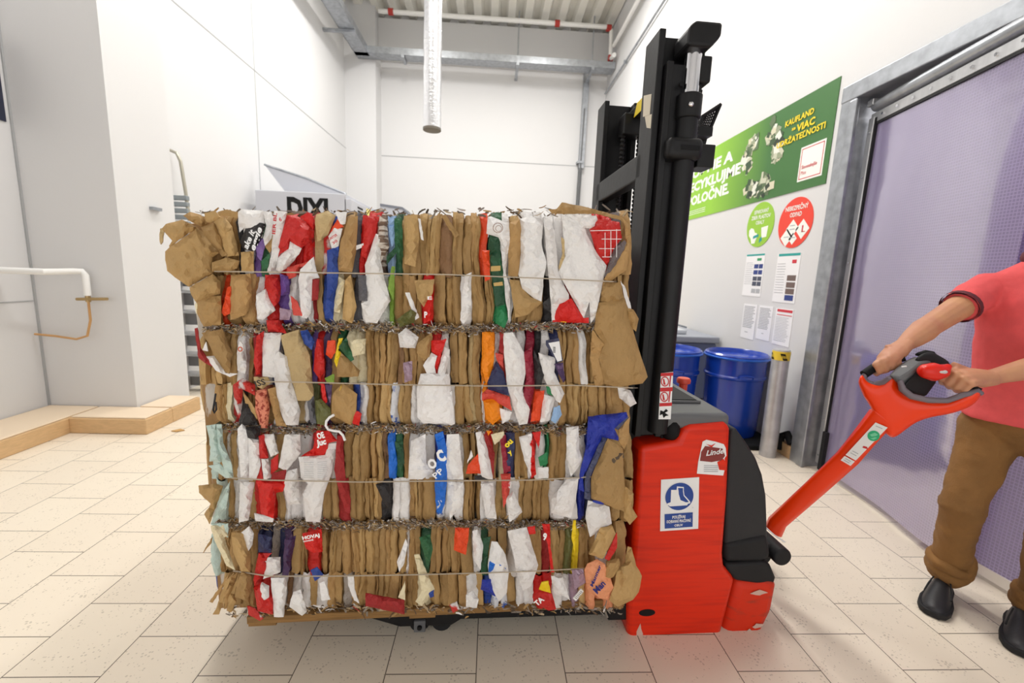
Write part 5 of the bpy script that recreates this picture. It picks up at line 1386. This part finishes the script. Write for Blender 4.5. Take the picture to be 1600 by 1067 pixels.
MB().lathe((xd - .05, WDT / 2, .1), [(.02, -.04), (.09, -.04), (.1, -.03), (.1, .03), (.09, .04), (.02, .04)], 24, 'y').build('drive_wheel', RUBBER, trk)
for y_ in (.12, WDT - .12): MB().lathe((P(1060, 1000, .1).x, y_, .05), [(.01, -.02), (.05, -.02), (.05, .02), (.01, .02)], 18, 'y').build('castor_wheel', RUBBER, trk)

# --- tiller arm and head (points placed in world, brought into the truck's frame)
def T(px, py, Y): return TR @ (onY(px, py, Y) - TO)
YB0, YN = 1.72, 1.40
spine_l = [T(1197, 826, YB0), T(1203, 812, YB0 - .01), T(1260, 756, 1.61), T(1310, 708, 1.51), T(1345, 668, 1.44), T(1366, 640, YN)]
spine_r = [T(1224, 844, YB0 - .03), T(1232, 826, YB0 - .04), T(1290, 775, 1.57), T(1345, 727, 1.47), T(1378, 692, 1.41), T(1402, 668, YN - .03)]
view = (spine_l[3] - TR @ (C0 - TO)).normalized()
def armring(l, r, th):
    w = r - l; n_ = V((view.x, view.y, view.z)); n_ = (n_ - w.normalized() * n_.dot(w.normalized())).normalized()
    return [l, l.lerp(r, .12) - n_ * .006, l.lerp(r, .62) - n_ * .006, r.lerp(l, .22) + n_ * .001, r + n_ * th * .45, r.lerp(l, .1) + n_ * th, l.lerp(r, .1) + n_ * th, l + n_ * th * .5]
MB().rings([armring(l, r, .05) for l, r in zip(spine_l, spine_r)]).build('tiller_arm', REDA, trk, bevel=.006)
m = MB(); m.tube([T(1197, 824, YB0 - .015), T(1210, 836, YB0 - .03), T(1226, 847, YB0 - .045)], .003, 6); m.build('pivot_trim', CHROME, trk)
# sticker on the arm
def onarm(t, u):     # t along sticker 0..1 bottom to top, u across
    bl_, br_2 = V((1313.5, 719)), V((1329, 728)); tl_, tr_2 = V((1368, 660)), V((1387, 668))
    p = bl_.lerp(br_2, u).lerp(tl_.lerp(tr_2, u), t); return p
# plane of the arm's upper face
pa, pb_, pc = armring(spine_l[2], spine_r[2], .05)[1:3] + [armring(spine_l[4], spine_r[4], .05)[1]]
pn = (pb_ - pa).cross(pc - pa).normalized(); co_ = TR @ (C0 - TO)
if pn.dot(co_ - pa) < 0: pn = -pn
def arm3(p, lift):
    d = TR @ ray(p.x, p.y); t = (pa + pn * lift - co_).dot(pn) / d.dot(pn); return co_ + d * t
def aq(mb, t0, t1, u0, u1, lift): mb.prism([arm3(onarm(t0, u0), lift), arm3(onarm(t0, u1), lift), arm3(onarm(t1, u1), lift), arm3(onarm(t1, u0), lift)], pn * -.0006)
m = MB(); aq(m, .14, 1, 0, 1, .004); aq(m, 0, .115, 0, 1, .004)
st = m.build('arm_sticker', STW, trk, smooth=False); st['label'] = 'white sticker with green seal'
n = 24; cpt = V((1365, 681))
MB().prism([arm3(cpt + V((9.7 * math.cos(2 * PI * k / n), 8.2 * math.sin(2 * PI * k / n))), .0052) for k in range(n)], pn * -.0004).build('green_seal', mat('seal_green', (40, 176, 122), .5), st, smooth=False)
MB().prism([arm3(V(p), .0052) for p in ((1347.5, 699.5), (1356, 702), (1355, 698.2), (1349, 696.8))], pn * -.0004).build('red_mark', INKR, st, smooth=False)
m = MB()
for t_ in (.03, .07, .22, .27, .93): aq(m, t_, t_ + .012, .2, .75, .0054)
m.build('fine_print', GREYT, st, smooth=False)
m = MB().add([arm3(cpt + V((a_, b_)), .0058) for a_, b_ in ((-6, -2), (2, -5), (7, -2), (4, 0), (-3, 1))], [(0, 1, 2, 3, 4)]).add([arm3(cpt + V((a_, b_)), .0058) for a_, b_ in ((-5, 4), (2, 2), (6, 3), (0, 6))], [(0, 1, 2, 3)])
m.build('seal_symbol', mat('seal_light', (120, 212, 168), .5), st, smooth=False)

# head: neck flaring into two horns
def pillow(pts, Yf, hmax, ew, step=5.0):
    """solid body from its outline: thick in the middle, rounded off to the edges"""
    pv = [V((float(a), float(b))) for a, b in pts]; out = []; n = len(pv)
    for i in range(n):                                  # Catmull-Rom round the outline
        p0_, p1_, p2_, p3_ = pv[i - 1], pv[i], pv[(i + 1) % n], pv[(i + 2) % n]
        k = max(2, int((p2_ - p1_).length / step))
        for t in range(k):
            t /= k; out.append(.5 * ((2 * p1_) + (p2_ - p0_) * t + (2 * p0_ - 5 * p1_ + 4 * p2_ - p3_) * t * t + (3 * p1_ - p0_ - 3 * p2_ + p3_) * t ** 3))
    m_ = len(out)
    def inside(x, y):
        c_ = False; j_ = m_ - 1
        for i in range(m_):
            a, b = out[i], out[j_]
            if (a.y > y) != (b.y > y) and x < (b.x - a.x) * (y - a.y) / (b.y - a.y) + a.x: c_ = not c_
            j_ = i
        return c_
    def edge(p):
        dm = 1e9
        for i in range(m_):
            a, b = out[i], out[(i + 1) % m_]; ab = b - a; t = max(0, min(1, (p - a).dot(ab) / max(ab.length_squared, 1e-9))); dm = min(dm, (p - a - ab * t).length)
        return dm
    vs = list(out); x0_, x1_ = min(p.x for p in out), max(p.x for p in out); y = min(p.y for p in out) + 1; r_ = 0; s2 = step * .6
    while y < max(p.y for p in out):
        x = x0_ + (s2 / 2 if r_ % 2 else 0)
        while x < x1_:
            p = V((x, y))
            if inside(x, y) and edge(p) > s2 * .4: vs.append(p)
            x += s2
        y += s2 * .87; r_ += 1
    res = geometry.delaunay_2d_cdt(vs, [(i, (i + 1) % m_) for i in range(m_)], [], 1, 1e-4)
    fr, bk = [], []
    for p in res[0]:
        e = min(1.0, edge(p) / ew); h = .003 + hmax * math.sqrt(max(0, 1 - (1 - e) ** 2)); q_ = T(p.x, p.y, Yf(p.x, p.y)); vd_ = (q_ - TR @ (C0 - TO)).normalized()
        fr.append(q_ - vd_ * h); bk.append(q_ + vd_ * h)
    N_ = len(fr); mb = MB(); mb.add(fr + bk, [tuple(f) for f in res[2]] + [tuple(N_ + i for i in reversed(f)) for f in res[2]])
    es = {(f[i], f[(i + 1) % len(f)]) for f in res[2] for i in range(len(f))}
    for a, b in es:
        if (b, a) not in es: mb.f.append((b, a, N_ + a, N_ + b)); mb.mi.append(0)
    return mb
Yh = lambda x, y: YN + .03 - .14 * max(0, min(1, (x - 1345) / 185))
hd_ = pillow([(1341, 596), (1347, 585), (1353, 594), (1363, 600), (1375, 598), (1384, 590), (1395, 585.5), (1404, 590), (1407, 604), (1415, 615), (1432, 622), (1456, 627), (1480, 626), (1503, 617), (1517, 611), (1530, 609), (1533, 617), (1519, 633), (1490, 645), (1455, 652), (1432, 660), (1413, 673), (1402, 681), (1391, 683), (1377, 668), (1367, 650), (1359, 634), (1348, 616)], Yh, .026, 20)
TH = hd_.build('tiller_head', REDA, trk, auto=180, remesh=.004, smoothit=4)
# grey rims along the openings and the handle bars
rim = mat('grip_rim', (110, 100, 108), .4)
MB().tube([T(1390, 590, YN - .03), T(1380, 597, YN - .01), T(1366, 601, YN + .015), T(1354, 597, YN + .03), T(1349, 590, YN + .04), T(1355, 581, YN + .04)], [.007, .009, .010, .010, .010, .009], 10).build('grip_rim', rim, TH)
MB().tube([T(1406, 594, YN - .045), T(1410, 608, YN - .05), T(1424, 619, YN - .06), T(1450, 625, YN - .08), T(1480, 626, YN - .095), T(1505, 617, YN - .105), T(1528, 611, YN - .11), T(1533, 615, YN - .11)], [.008, .011, .011, .010, .009, .009, .010, .008], 10).build('grip_rim', rim, TH)
GL = [T(1350, 585, YN + .04), T(1366, 574, YN + .045), T(1386, 565, YN + .04), T(1412, 558, YN + .02)]
GRr = [T(1462, 578, YN), T(1486, 591, YN - .045), T(1508, 603, YN - .08), T(1530, 613, YN - .11)]
MB().tube(GL, .0145, 14).build('handle_grip', BLACKM, TH)
MB().tube(GRr, .0145, 14).build('handle_grip', BLACKM, TH)
# console
cs = MB()
cs.rings([[T(1387, 587, YN - .02), T(1407, 592, YN - .05), T(1410, 604, YN - .05), T(1392, 600, YN + .03)],
          [T(1400, 573, YN - .01), T(1424, 582, YN - .05), T(1432, 605, YN - .03), T(1404, 598, YN + .04)],
          [T(1414, 562, YN + .005), T(1442, 567, YN - .04), T(1452, 606, YN - .02), T(1418, 590, YN + .05)],
          [T(1428, 556, YN + .02), T(1458, 561, YN - .02), T(1462, 590, YN), T(1430, 575, YN + .06)]])
CON = cs.build('control_console', CHAR2, trk, bevel=.01, seg=3)
pillow([(1430, 562), (1440, 553), (1455, 550), (1470, 557), (1482, 565), (1485, 574), (1474, 577), (1450, 575), (1436, 572)], lambda x, y: YN - .01, .016, 8).build('console_top', RUBBER, CON, auto=180)
MB().prism([T(1410, 604, YN - .055), T(1422, 592, YN - .058), T(1440, 576, YN - .05), T(1458, 575, YN - .03), T(1464, 596, YN - .03), T(1447, 619, YN - .045), T(1425, 613, YN - .055)], view * .05).build('console_side', RUBBER, CON, bevel=.008)
MB().tube([T(1436, 553, YN + .03), T(1446, 550, YN + .02), T(1457, 552, YN + .01), T(1463, 558, YN + .0)], [.011, .013, .013, .009], 12, .6, round_=True).build('belly_button', BLACKM, CON)
kn = MB(); kn.tube([T(1448, 580, YN - .075), T(1458, 581, YN - .075), T(1470, 580, YN - .075), T(1480, 573, YN - .06)], [.025, .031, .026, .012], 16, [1, 1, .9, .8], round_=True); kn.build('speed_knob', mat('knob_red', (220, 30, 8), .32, coat=.1, spec=.4), CON)
MB().tube([T(1469, 581, YN - .098), T(1475, 581, YN - .10)], .009, 12, .7, round_=True).build('thumb_switch', mat('switch_white', (196, 190, 188), .4), CON)
m = MB(); c = T(1411, 572, YN - .04); m.prism([T(1408, 572, YN - .043), T(1416, 571, YN - .043), T(1417, 573, YN - .044), T(1409, 574, YN - .044)], view * -.001); m.build('small_mark', STW, CON, smooth=False)

# ================================================================== the man
SKIN = mat('skin', (200, 146, 108), .5, sss=.12, bump=.03, bscale=90, rgb2=(192, 132, 104), vscale=12)
SHIRT = mat('coral_knit', (228, 88, 90), .85, bump=.12, bscale=300, var=.08, vscale=30)
BANDM = mat('maroon_band', (92, 34, 44), .8)
PANTS = mat('brown_cotton', (138, 98, 50), .85, bump=.15, bscale=160, var=.25, vscale=7)
SHOE = mat('black_shoe', (38, 38, 42), .5, bump=.05, bscale=120)
ZUP = V((0, 0, 1))
man = thing('person', 'person in coral polo shirt and brown trousers gripping the tiller with both hands', 'person', (2.02, 1.6, 0))
pel = onY(1606, 648, 1.58); chest = onY(1634, 472, 1.56); shR = onY(1543, 452, 1.655); shL = onY(1738, 470, 1.44); nk = onY(1645, 402, 1.57)
lat = (shL - shR); lat.z = 0; lat.normalize(); fwd = V((lat.y, -lat.x, 0));  fwd = -fwd if fwd.x > 0 else fwd
hipR, hipL = onY(1547, 672, 1.66), onY(1662, 690, 1.50)
knR, anR = onY(1503, 792, 1.62), onY(1482, 888, 1.70)
knL, anL = onY(1650, 812, 1.46), onY(1622, 948, 1.50)
elR, wrR = onY(1453, 509, 1.56), onY(1411, 540, 1.475)
elL, wrL = onY(1668, 566, 1.47), onY(1546, 590, 1.385)
shL = chest + lat * .185 + ZUP * (shL.z - chest.z); elL = shL.lerp(wrL, .53) + lat * .055 - ZUP * .05
TI = lambda p: (TO + TR.inverted() @ p)
gl = [TI(p) for p in GL]; gr = [TI(p) for p in GRr]
fcR = gl[1].lerp(gl[2], .62); fcL = gr[1].lerp(gr[2], .55)
aR = (gl[2] - gl[1]).normalized(); aL = (gr[0] - gr[3]).normalized()
bd = MB()
def hand(fc, a, wrist, ups, rb=.0145):
    f = (fc - wrist); f = (f - a * f.dot(a)).normalized(); u_ = a.cross(f); u_ = u_ if u_.z > 0 else -u_
    k = (u_ * ups + f * (1 - ups * .6)).normalized(); q = (f * ups - u_ * (1 - ups * .6)); q = (q - k * q.dot(k)).normalized()
    def pt(t, th, R): return fc + a * t + (k * math.cos(math.radians(th)) + q * math.sin(math.radians(th))) * R
    mc = []
    for i, (t, s) in enumerate(((.034, .96), (.0115, 1.04), (-.0115, 1.0), (-.033, .86))):
        R0 = rb + .0105
        p = [pt(t * 1.02, -48, R0 * 1.5), pt(t, -2, R0 * 1.5 * s), pt(t * .98, 62, R0 * 1.28 * s), pt(t * .96, 122, R0 * 1.08), pt(t * .95, 182, R0 * .98)]
        bd.tube(p[1:], [.0118 * s, .0108 * s, .0096 * s, .0082 * s], 10, round_=True)
        bd.ball(p[1] + k * .001, .0125 * s)
        bd.tube([wrist.lerp(p[1], .12) + a * t * .25, wrist.lerp(p[1], .6) + a * t * .1, p[1]], [.018, .016, .0125], 10, round_=True)
        mc.append(p[1])
    pc = (mc[1] + mc[2]) / 2
    bd.tube([wrist, wrist.lerp(pc, .45) - k * .004, wrist.lerp(pc, .85) - k * .008], [.025, .030, .026], 14, 1.35, upv=a, round_=True)
    th0 = wrist.lerp(mc[0], .3) + a * .014 - k * .004
    bd.tube([th0, pt(.046, -78, rb + .026), pt(.050, -128, rb + .013), pt(.036, -178, rb + .0115)], [.0165, .0145, .0118, .0095], 10, round_=True)
hand(fcR, aR, wrR, .62); hand(fcL, aL, wrL, .62)
bd.tube([shR + lat * .02, shR.lerp(elR, .35), shR.lerp(elR, .8), elR, elR.lerp(wrR, .25), elR.lerp(wrR, .6), elR.lerp(wrR, .9), wrR], [.052, .050, .043, .041, .044, .037, .028, .026], 14, round_=True)
bd.tube([shL - lat * .02, shL.lerp(elL, .35), shL.lerp(elL, .8), elL, elL.lerp(wrL, .25), elL.lerp(wrL, .6), elL.lerp(wrL, .9), wrL], [.052, .050, .043, .041, .044, .037, .028, .026], 14, round_=True)
def torso(mb, g, top=True):
    mb.tube([pel - ZUP * .06, pel + ZUP * .05, pel.lerp(chest, .4) + fwd * .01, pel.lerp(chest, .75) + fwd * .012, chest + fwd * .0, chest.lerp(nk, .62), nk - ZUP * .02],
            [.115 + g, .115 + g, .112 + g, .118 + g, .118 + g, .085 + g, .06 + g], 24, [1.42, 1.42, 1.36, 1.42, 1.5, 1.7, 1.15], upv=lat, round_=True)
torso(bd, -.008)
for s, sh in ((1, shR), (-1, shL)): bd.ball(sh, (.058, .058, .058))
bd.tube([chest.lerp(nk, .4), nk, nk + ZUP * .09 + fwd * .02], [.07, .056, .054], 16, round_=True)
hc = nk + ZUP * .20 + fwd * .045
bd.ball(hc, (.082, .098, .122), 20, 14, ax=lat)
bd.ball(hc + fwd * .035 - ZUP * .06, (.056, .062, .062), 16, 10, ax=lat)
bd.tube([hc + fwd * .092 + ZUP * .012, hc + fwd * .106 - ZUP * .012, hc + fwd * .116 - ZUP * .034, hc + fwd * .096 - ZUP * .042], [.010, .012, .016, .010], 10, round_=True)
for s in (-1, 1):
    bd.ball(hc + lat * (s * .083) - fwd * .006, (.010, .020, .032), ax=lat)
    bd.ball(hc + lat * (s * .034) + fwd * .082 + ZUP * .022, (.022, .016, .008), ax=lat)
bd.tube([hc + fwd * .086 - ZUP * .070 + lat * -.024, hc + fwd * .098 - ZUP * .070, hc + fwd * .086 - ZUP * .070 + lat * .024], [.006, .008, .006], 8, round_=True)
bd.ball(hc + fwd * .078 - ZUP * .105, (.026, .022, .02), ax=lat)
for h_, k_, a_ in ((hipR, knR, anR), (hipL, knL, anL)):
    bd.tube([pel - ZUP * .04, h_, h_.lerp(k_, .5), k_, k_.lerp(a_, .35), a_, a_ - ZUP * .03], [.09, .085, .07, .052, .052, .034, .034], 14, round_=True)
bd.build('body', SKIN, man, remesh=.0042, smoothit=3)
# eyes and hair are separate
for s in (-1, 1):
    MB().ball(hc + lat * (s * .034) + fwd * .083 + ZUP * .012, .0125).build('eye', [mat('eye_white', (236, 232, 228), .2)], man)
    MB().ball(hc + lat * (s * .034) + fwd * .0915 + ZUP * .012, .0055).build('pupil', BLACKM, man)
hr = MB(); hr.ball(hc + ZUP * .022 - fwd * .014, (.090, .100, .116), 20, 14, ax=lat)
hr.ball(hc - fwd * .05 - ZUP * .02, (.074, .058, .075), 16, 10, ax=lat)
hr.build('hair', mat('brown_hair', (62, 44, 32), .7, bump=.5, bscale=90, stretch=(1, 1, .3)), man, remesh=.008, smoothit=2)
# polo shirt
st = MB(); hemz = onY(1500, 643, 1.60).z
st.tube([pel - ZUP * .035, pel + ZUP * .04, pel.lerp(chest, .3) + fwd * .012, pel.lerp(chest, .7) + fwd * .014, chest, chest.lerp(nk, .62), nk - ZUP * .01],
        [.137, .137, .131, .132, .128, .094, .062], 26, [1.38, 1.38, 1.34, 1.38, 1.46, 1.62, 1.1], upv=lat)
slR, slL = shR.lerp(elR, .50), shL.lerp(elL, .50)
st.tube([shR + lat * .05, shR, shR.lerp(elR, .25), slR], [.068, .070, .066, .062], 18)
st.tube([shL - lat * .05, shL, shL.lerp(elL, .25), slL], [.068, .070, .066, .062], 18)
st.build('polo_shirt', SHIRT, man, remesh=.007, smoothit=6, disp=(.016, .11))
for sl, el, sh in ((slR, elR, shR), (slL, elL, shL)):
    d = (el - sh).normalized()
    m = MB(); m.tube([sl - d * .014, sl + d * .004], [.0655, .0645], 22, cap=False); m.tube([sl - d * .012, sl + d * .005], [.060, .059], 22, cap=False)
    m.build('sleeve_band', BANDM, man)
MB().tube([nk + ZUP * .0 + (lat * math.cos(t) * .07 + fwd * math.sin(t) * .066) + ZUP * (-.012 * math.sin(t)) for t in [2 * PI * i / 20 for i in range(20)]], .013, 10, 1.7, upv=(0, 0, 1), closed=True).build('collar', BANDM, man)
p0 = nk + fwd * .075 - ZUP * .03 + lat * -.01; p1 = chest + fwd * .128 + ZUP * .01 + lat * -.012
m = MB(); m.obox((p0 + p1) / 2 + fwd * .012, lat * .012, (p1 - p0) / 2, fwd * .003); m.build('lanyard', mat('lanyard_white', (232, 226, 226), .6), man, bevel=.002)
# trousers
tr_m = MB()
tr_m.tube([pel + ZUP * .035, pel - ZUP * .02, pel - ZUP * .06], [.122, .126, .112], 24, [1.36, 1.38, 1.36], upv=lat, round_=True)
for h_, k_, a_ in ((hipR, knR, anR), (hipL, knL, anL)):
    b_ = a_ - ZUP * .0
    tr_m.tube([pel.lerp(h_, .7) + ZUP * .02, h_ + fwd * .005, h_.lerp(k_, .45), k_ + fwd * .01, k_.lerp(b_, .4), b_.lerp(k_, .2), b_], [.112, .104, .086, .070, .068, .063, .060], 20, round_=True)
    # folds where the cloth bunches at the knee and shin
    for f_, rr in ((.93, .086), (1.0, .088)):
        c = h_.lerp(k_, f_); d = (k_ - h_).normalized(); n1 = d.cross(lat).normalized()
        tr_m.tube([c + lat * (.068 * math.cos(t)) + n1 * (.068 * math.sin(t)) + d * (.012 * math.sin(t * 2 + f_ * 9)) for t in [2 * PI * i / 16 for i in range(16)]], .010, 8, closed=True)
tr_m.build('trousers', PANTS, man, remesh=.007, smoothit=5, disp=(.022, .09))
for (k_, a_) in ((knR, anR), (knL, anL)):
    d = (k_ - a_).normalized(); n1 = d.cross(lat).normalized(); l2 = n1.cross(d)
    m = MB()
    for off, R, r_, ph in ((.055, .064, .022, 0), (.012, .067, .020, 1.3), (-.022, .058, .016, 2.4)):
        c = a_ + d * off
        m.tube([c + l2 * (R * math.cos(t)) + n1 * (R * math.sin(t)) + d * (.012 * math.sin(t * 2 + ph) + .008 * math.sin(t * 3 + ph)) for t in [2 * PI * i / 24 for i in range(24)]], r_, 10, 1.3, upv=tuple(d), closed=True)
    m.build('trouser_cuff', PANTS, man, remesh=.006, smoothit=4, disp=(.012, .06))
# shoes
def shoe(toe, heel, ank):
    d = (toe - heel); L_ = d.length; d.normalize(); s = V((d.y, -d.x, 0)); o = heel
    up_ = MB()
    def ring(t, w, h, sh=0):
        c = o + d * (L_ * t) + s * sh
        return [c + s * (w * math.cos(a_)) * (1 if math.sin(a_) < .3 else .86) + ZUP * (.022 + max(0, math.sin(a_)) * (h - .022) - (0.012 if math.sin(a_) < 0 else 0) * abs(math.sin(a_))) for a_ in [2 * PI * i / 20 for i in range(20)]]
    up_.rings([ring(.0, .022, .07), ring(.04, .034, .085), ring(.16, .041, .10), ring(.32, .043, .105), ring(.48, .047, .094), ring(.64, .052, .078), ring(.8, .050, .065), ring(.92, .040, .054), ring(.985, .022, .042)])
    up_.build('shoe', SHOE, man, subd=1)
    m = MB(); pr = [(0, .026), (.03, .036), (.15, .044), (.35, .044), (.6, .056), (.8, .055), (.93, .044), (1.0, .022)]
    outl = [o + d * (L_ * t) + s * w for t, w in pr] + [o + d * (L_ * t) - s * w for t, w in reversed(pr)]
    m.prism([p + ZUP * .002 for p in outl], (0, 0, .028)); m.build('shoe_sole', RUBBER, man, bevel=.008, seg=3)
    m = MB(); 
    for q_ in (-.6, .6):
        m.tube([o + d * (L_ * .40) + s * (.046 * q_) + ZUP * .100, o + d * (L_ * .55) + s * (.062 * q_) + ZUP * .082, o + d * (L_ * .66) + s * (.072 * q_) + ZUP * .058], .003, 6)
    m.build('shoe_seam', RUBBER, man)
shoe(V((1.945, 1.56, 0)), V((2.185, 1.735, 0)), anR)
shoe(V((2.10, 1.365, 0)), V((2.33, 1.55, 0)), anL)

# ================================================================== light
w = bpy.data.worlds.new('world'); SC.world = w; w.use_nodes = True
bg = w.node_tree.nodes['Background']; bg.inputs[0].default_value = (1.0, .98, .96, 1); bg.inputs[1].default_value = 1.42
lampm = emat('lamp_diffuser', (255, 250, 242), 3.0)
def lamp(x, y, z, lx, ly, e, lab):
    o = thing('ceiling_lamp', lab, 'lamp', (x, y, z), 0, 'linear lamps under the roof')
    MB().box((x - lx / 2 - .02, y - ly / 2 - .02, z + .01), (x + lx / 2 + .02, y + ly / 2 + .02, z + .07)).build('housing', WHITEP, o, smooth=False)
    MB().box((x - lx / 2, y - ly / 2, z), (x + lx / 2, y + ly / 2, z + .012)).build('diffuser', lampm, o, smooth=False)
    l = bpy.data.lights.new('lamp_light', 'AREA'); l.shape = 'RECTANGLE'; l.size = lx; l.size_y = ly; l.energy = e; l.color = (1, .975, .94)
    ob = bpy.data.objects.new('lamp_light', l); COL.objects.link(ob); ob.parent = o; ob.location = (0, 0, -.02)
    l2_ = bpy.data.lights.new('added_uplight', 'AREA'); l2_.shape = 'RECTANGLE'; l2_.size = lx; l2_.size_y = ly; l2_.energy = e * .16; l2_.color = (1, .975, .94)  # extra upward light, added to brighten the roof deck
    ob = bpy.data.objects.new('added_uplight', l2_); COL.objects.link(ob); ob.parent = o; ob.location = (0, 0, .1); ob.rotation_euler = (PI, 0, 0)
for x, y, e in ((-1.6, 3.3, 106), (1.0, 3.3, 104), (-1.6, 7.2, 116), (1.0, 7.2, 112)):
    lamp(x, y, 6.3, .35, 1.8, e, 'long white ceiling lamp hanging above the room')
l = bpy.data.lights.new('beyond_light', 'AREA'); l.size = 1.5; l.energy = 30; l.color = (1, .96, .94)
ob = bpy.data.objects.new('beyond_light', l); COL.objects.link(ob); ob.location = (3.9, 2.4, 3.15)
SC.view_settings.view_transform = 'Standard'; SC.view_settings.look = 'None'; SC.view_settings.gamma = 1.0; SC.view_settings.use_curve_mapping = False
SC.view_settings.exposure = 0.0
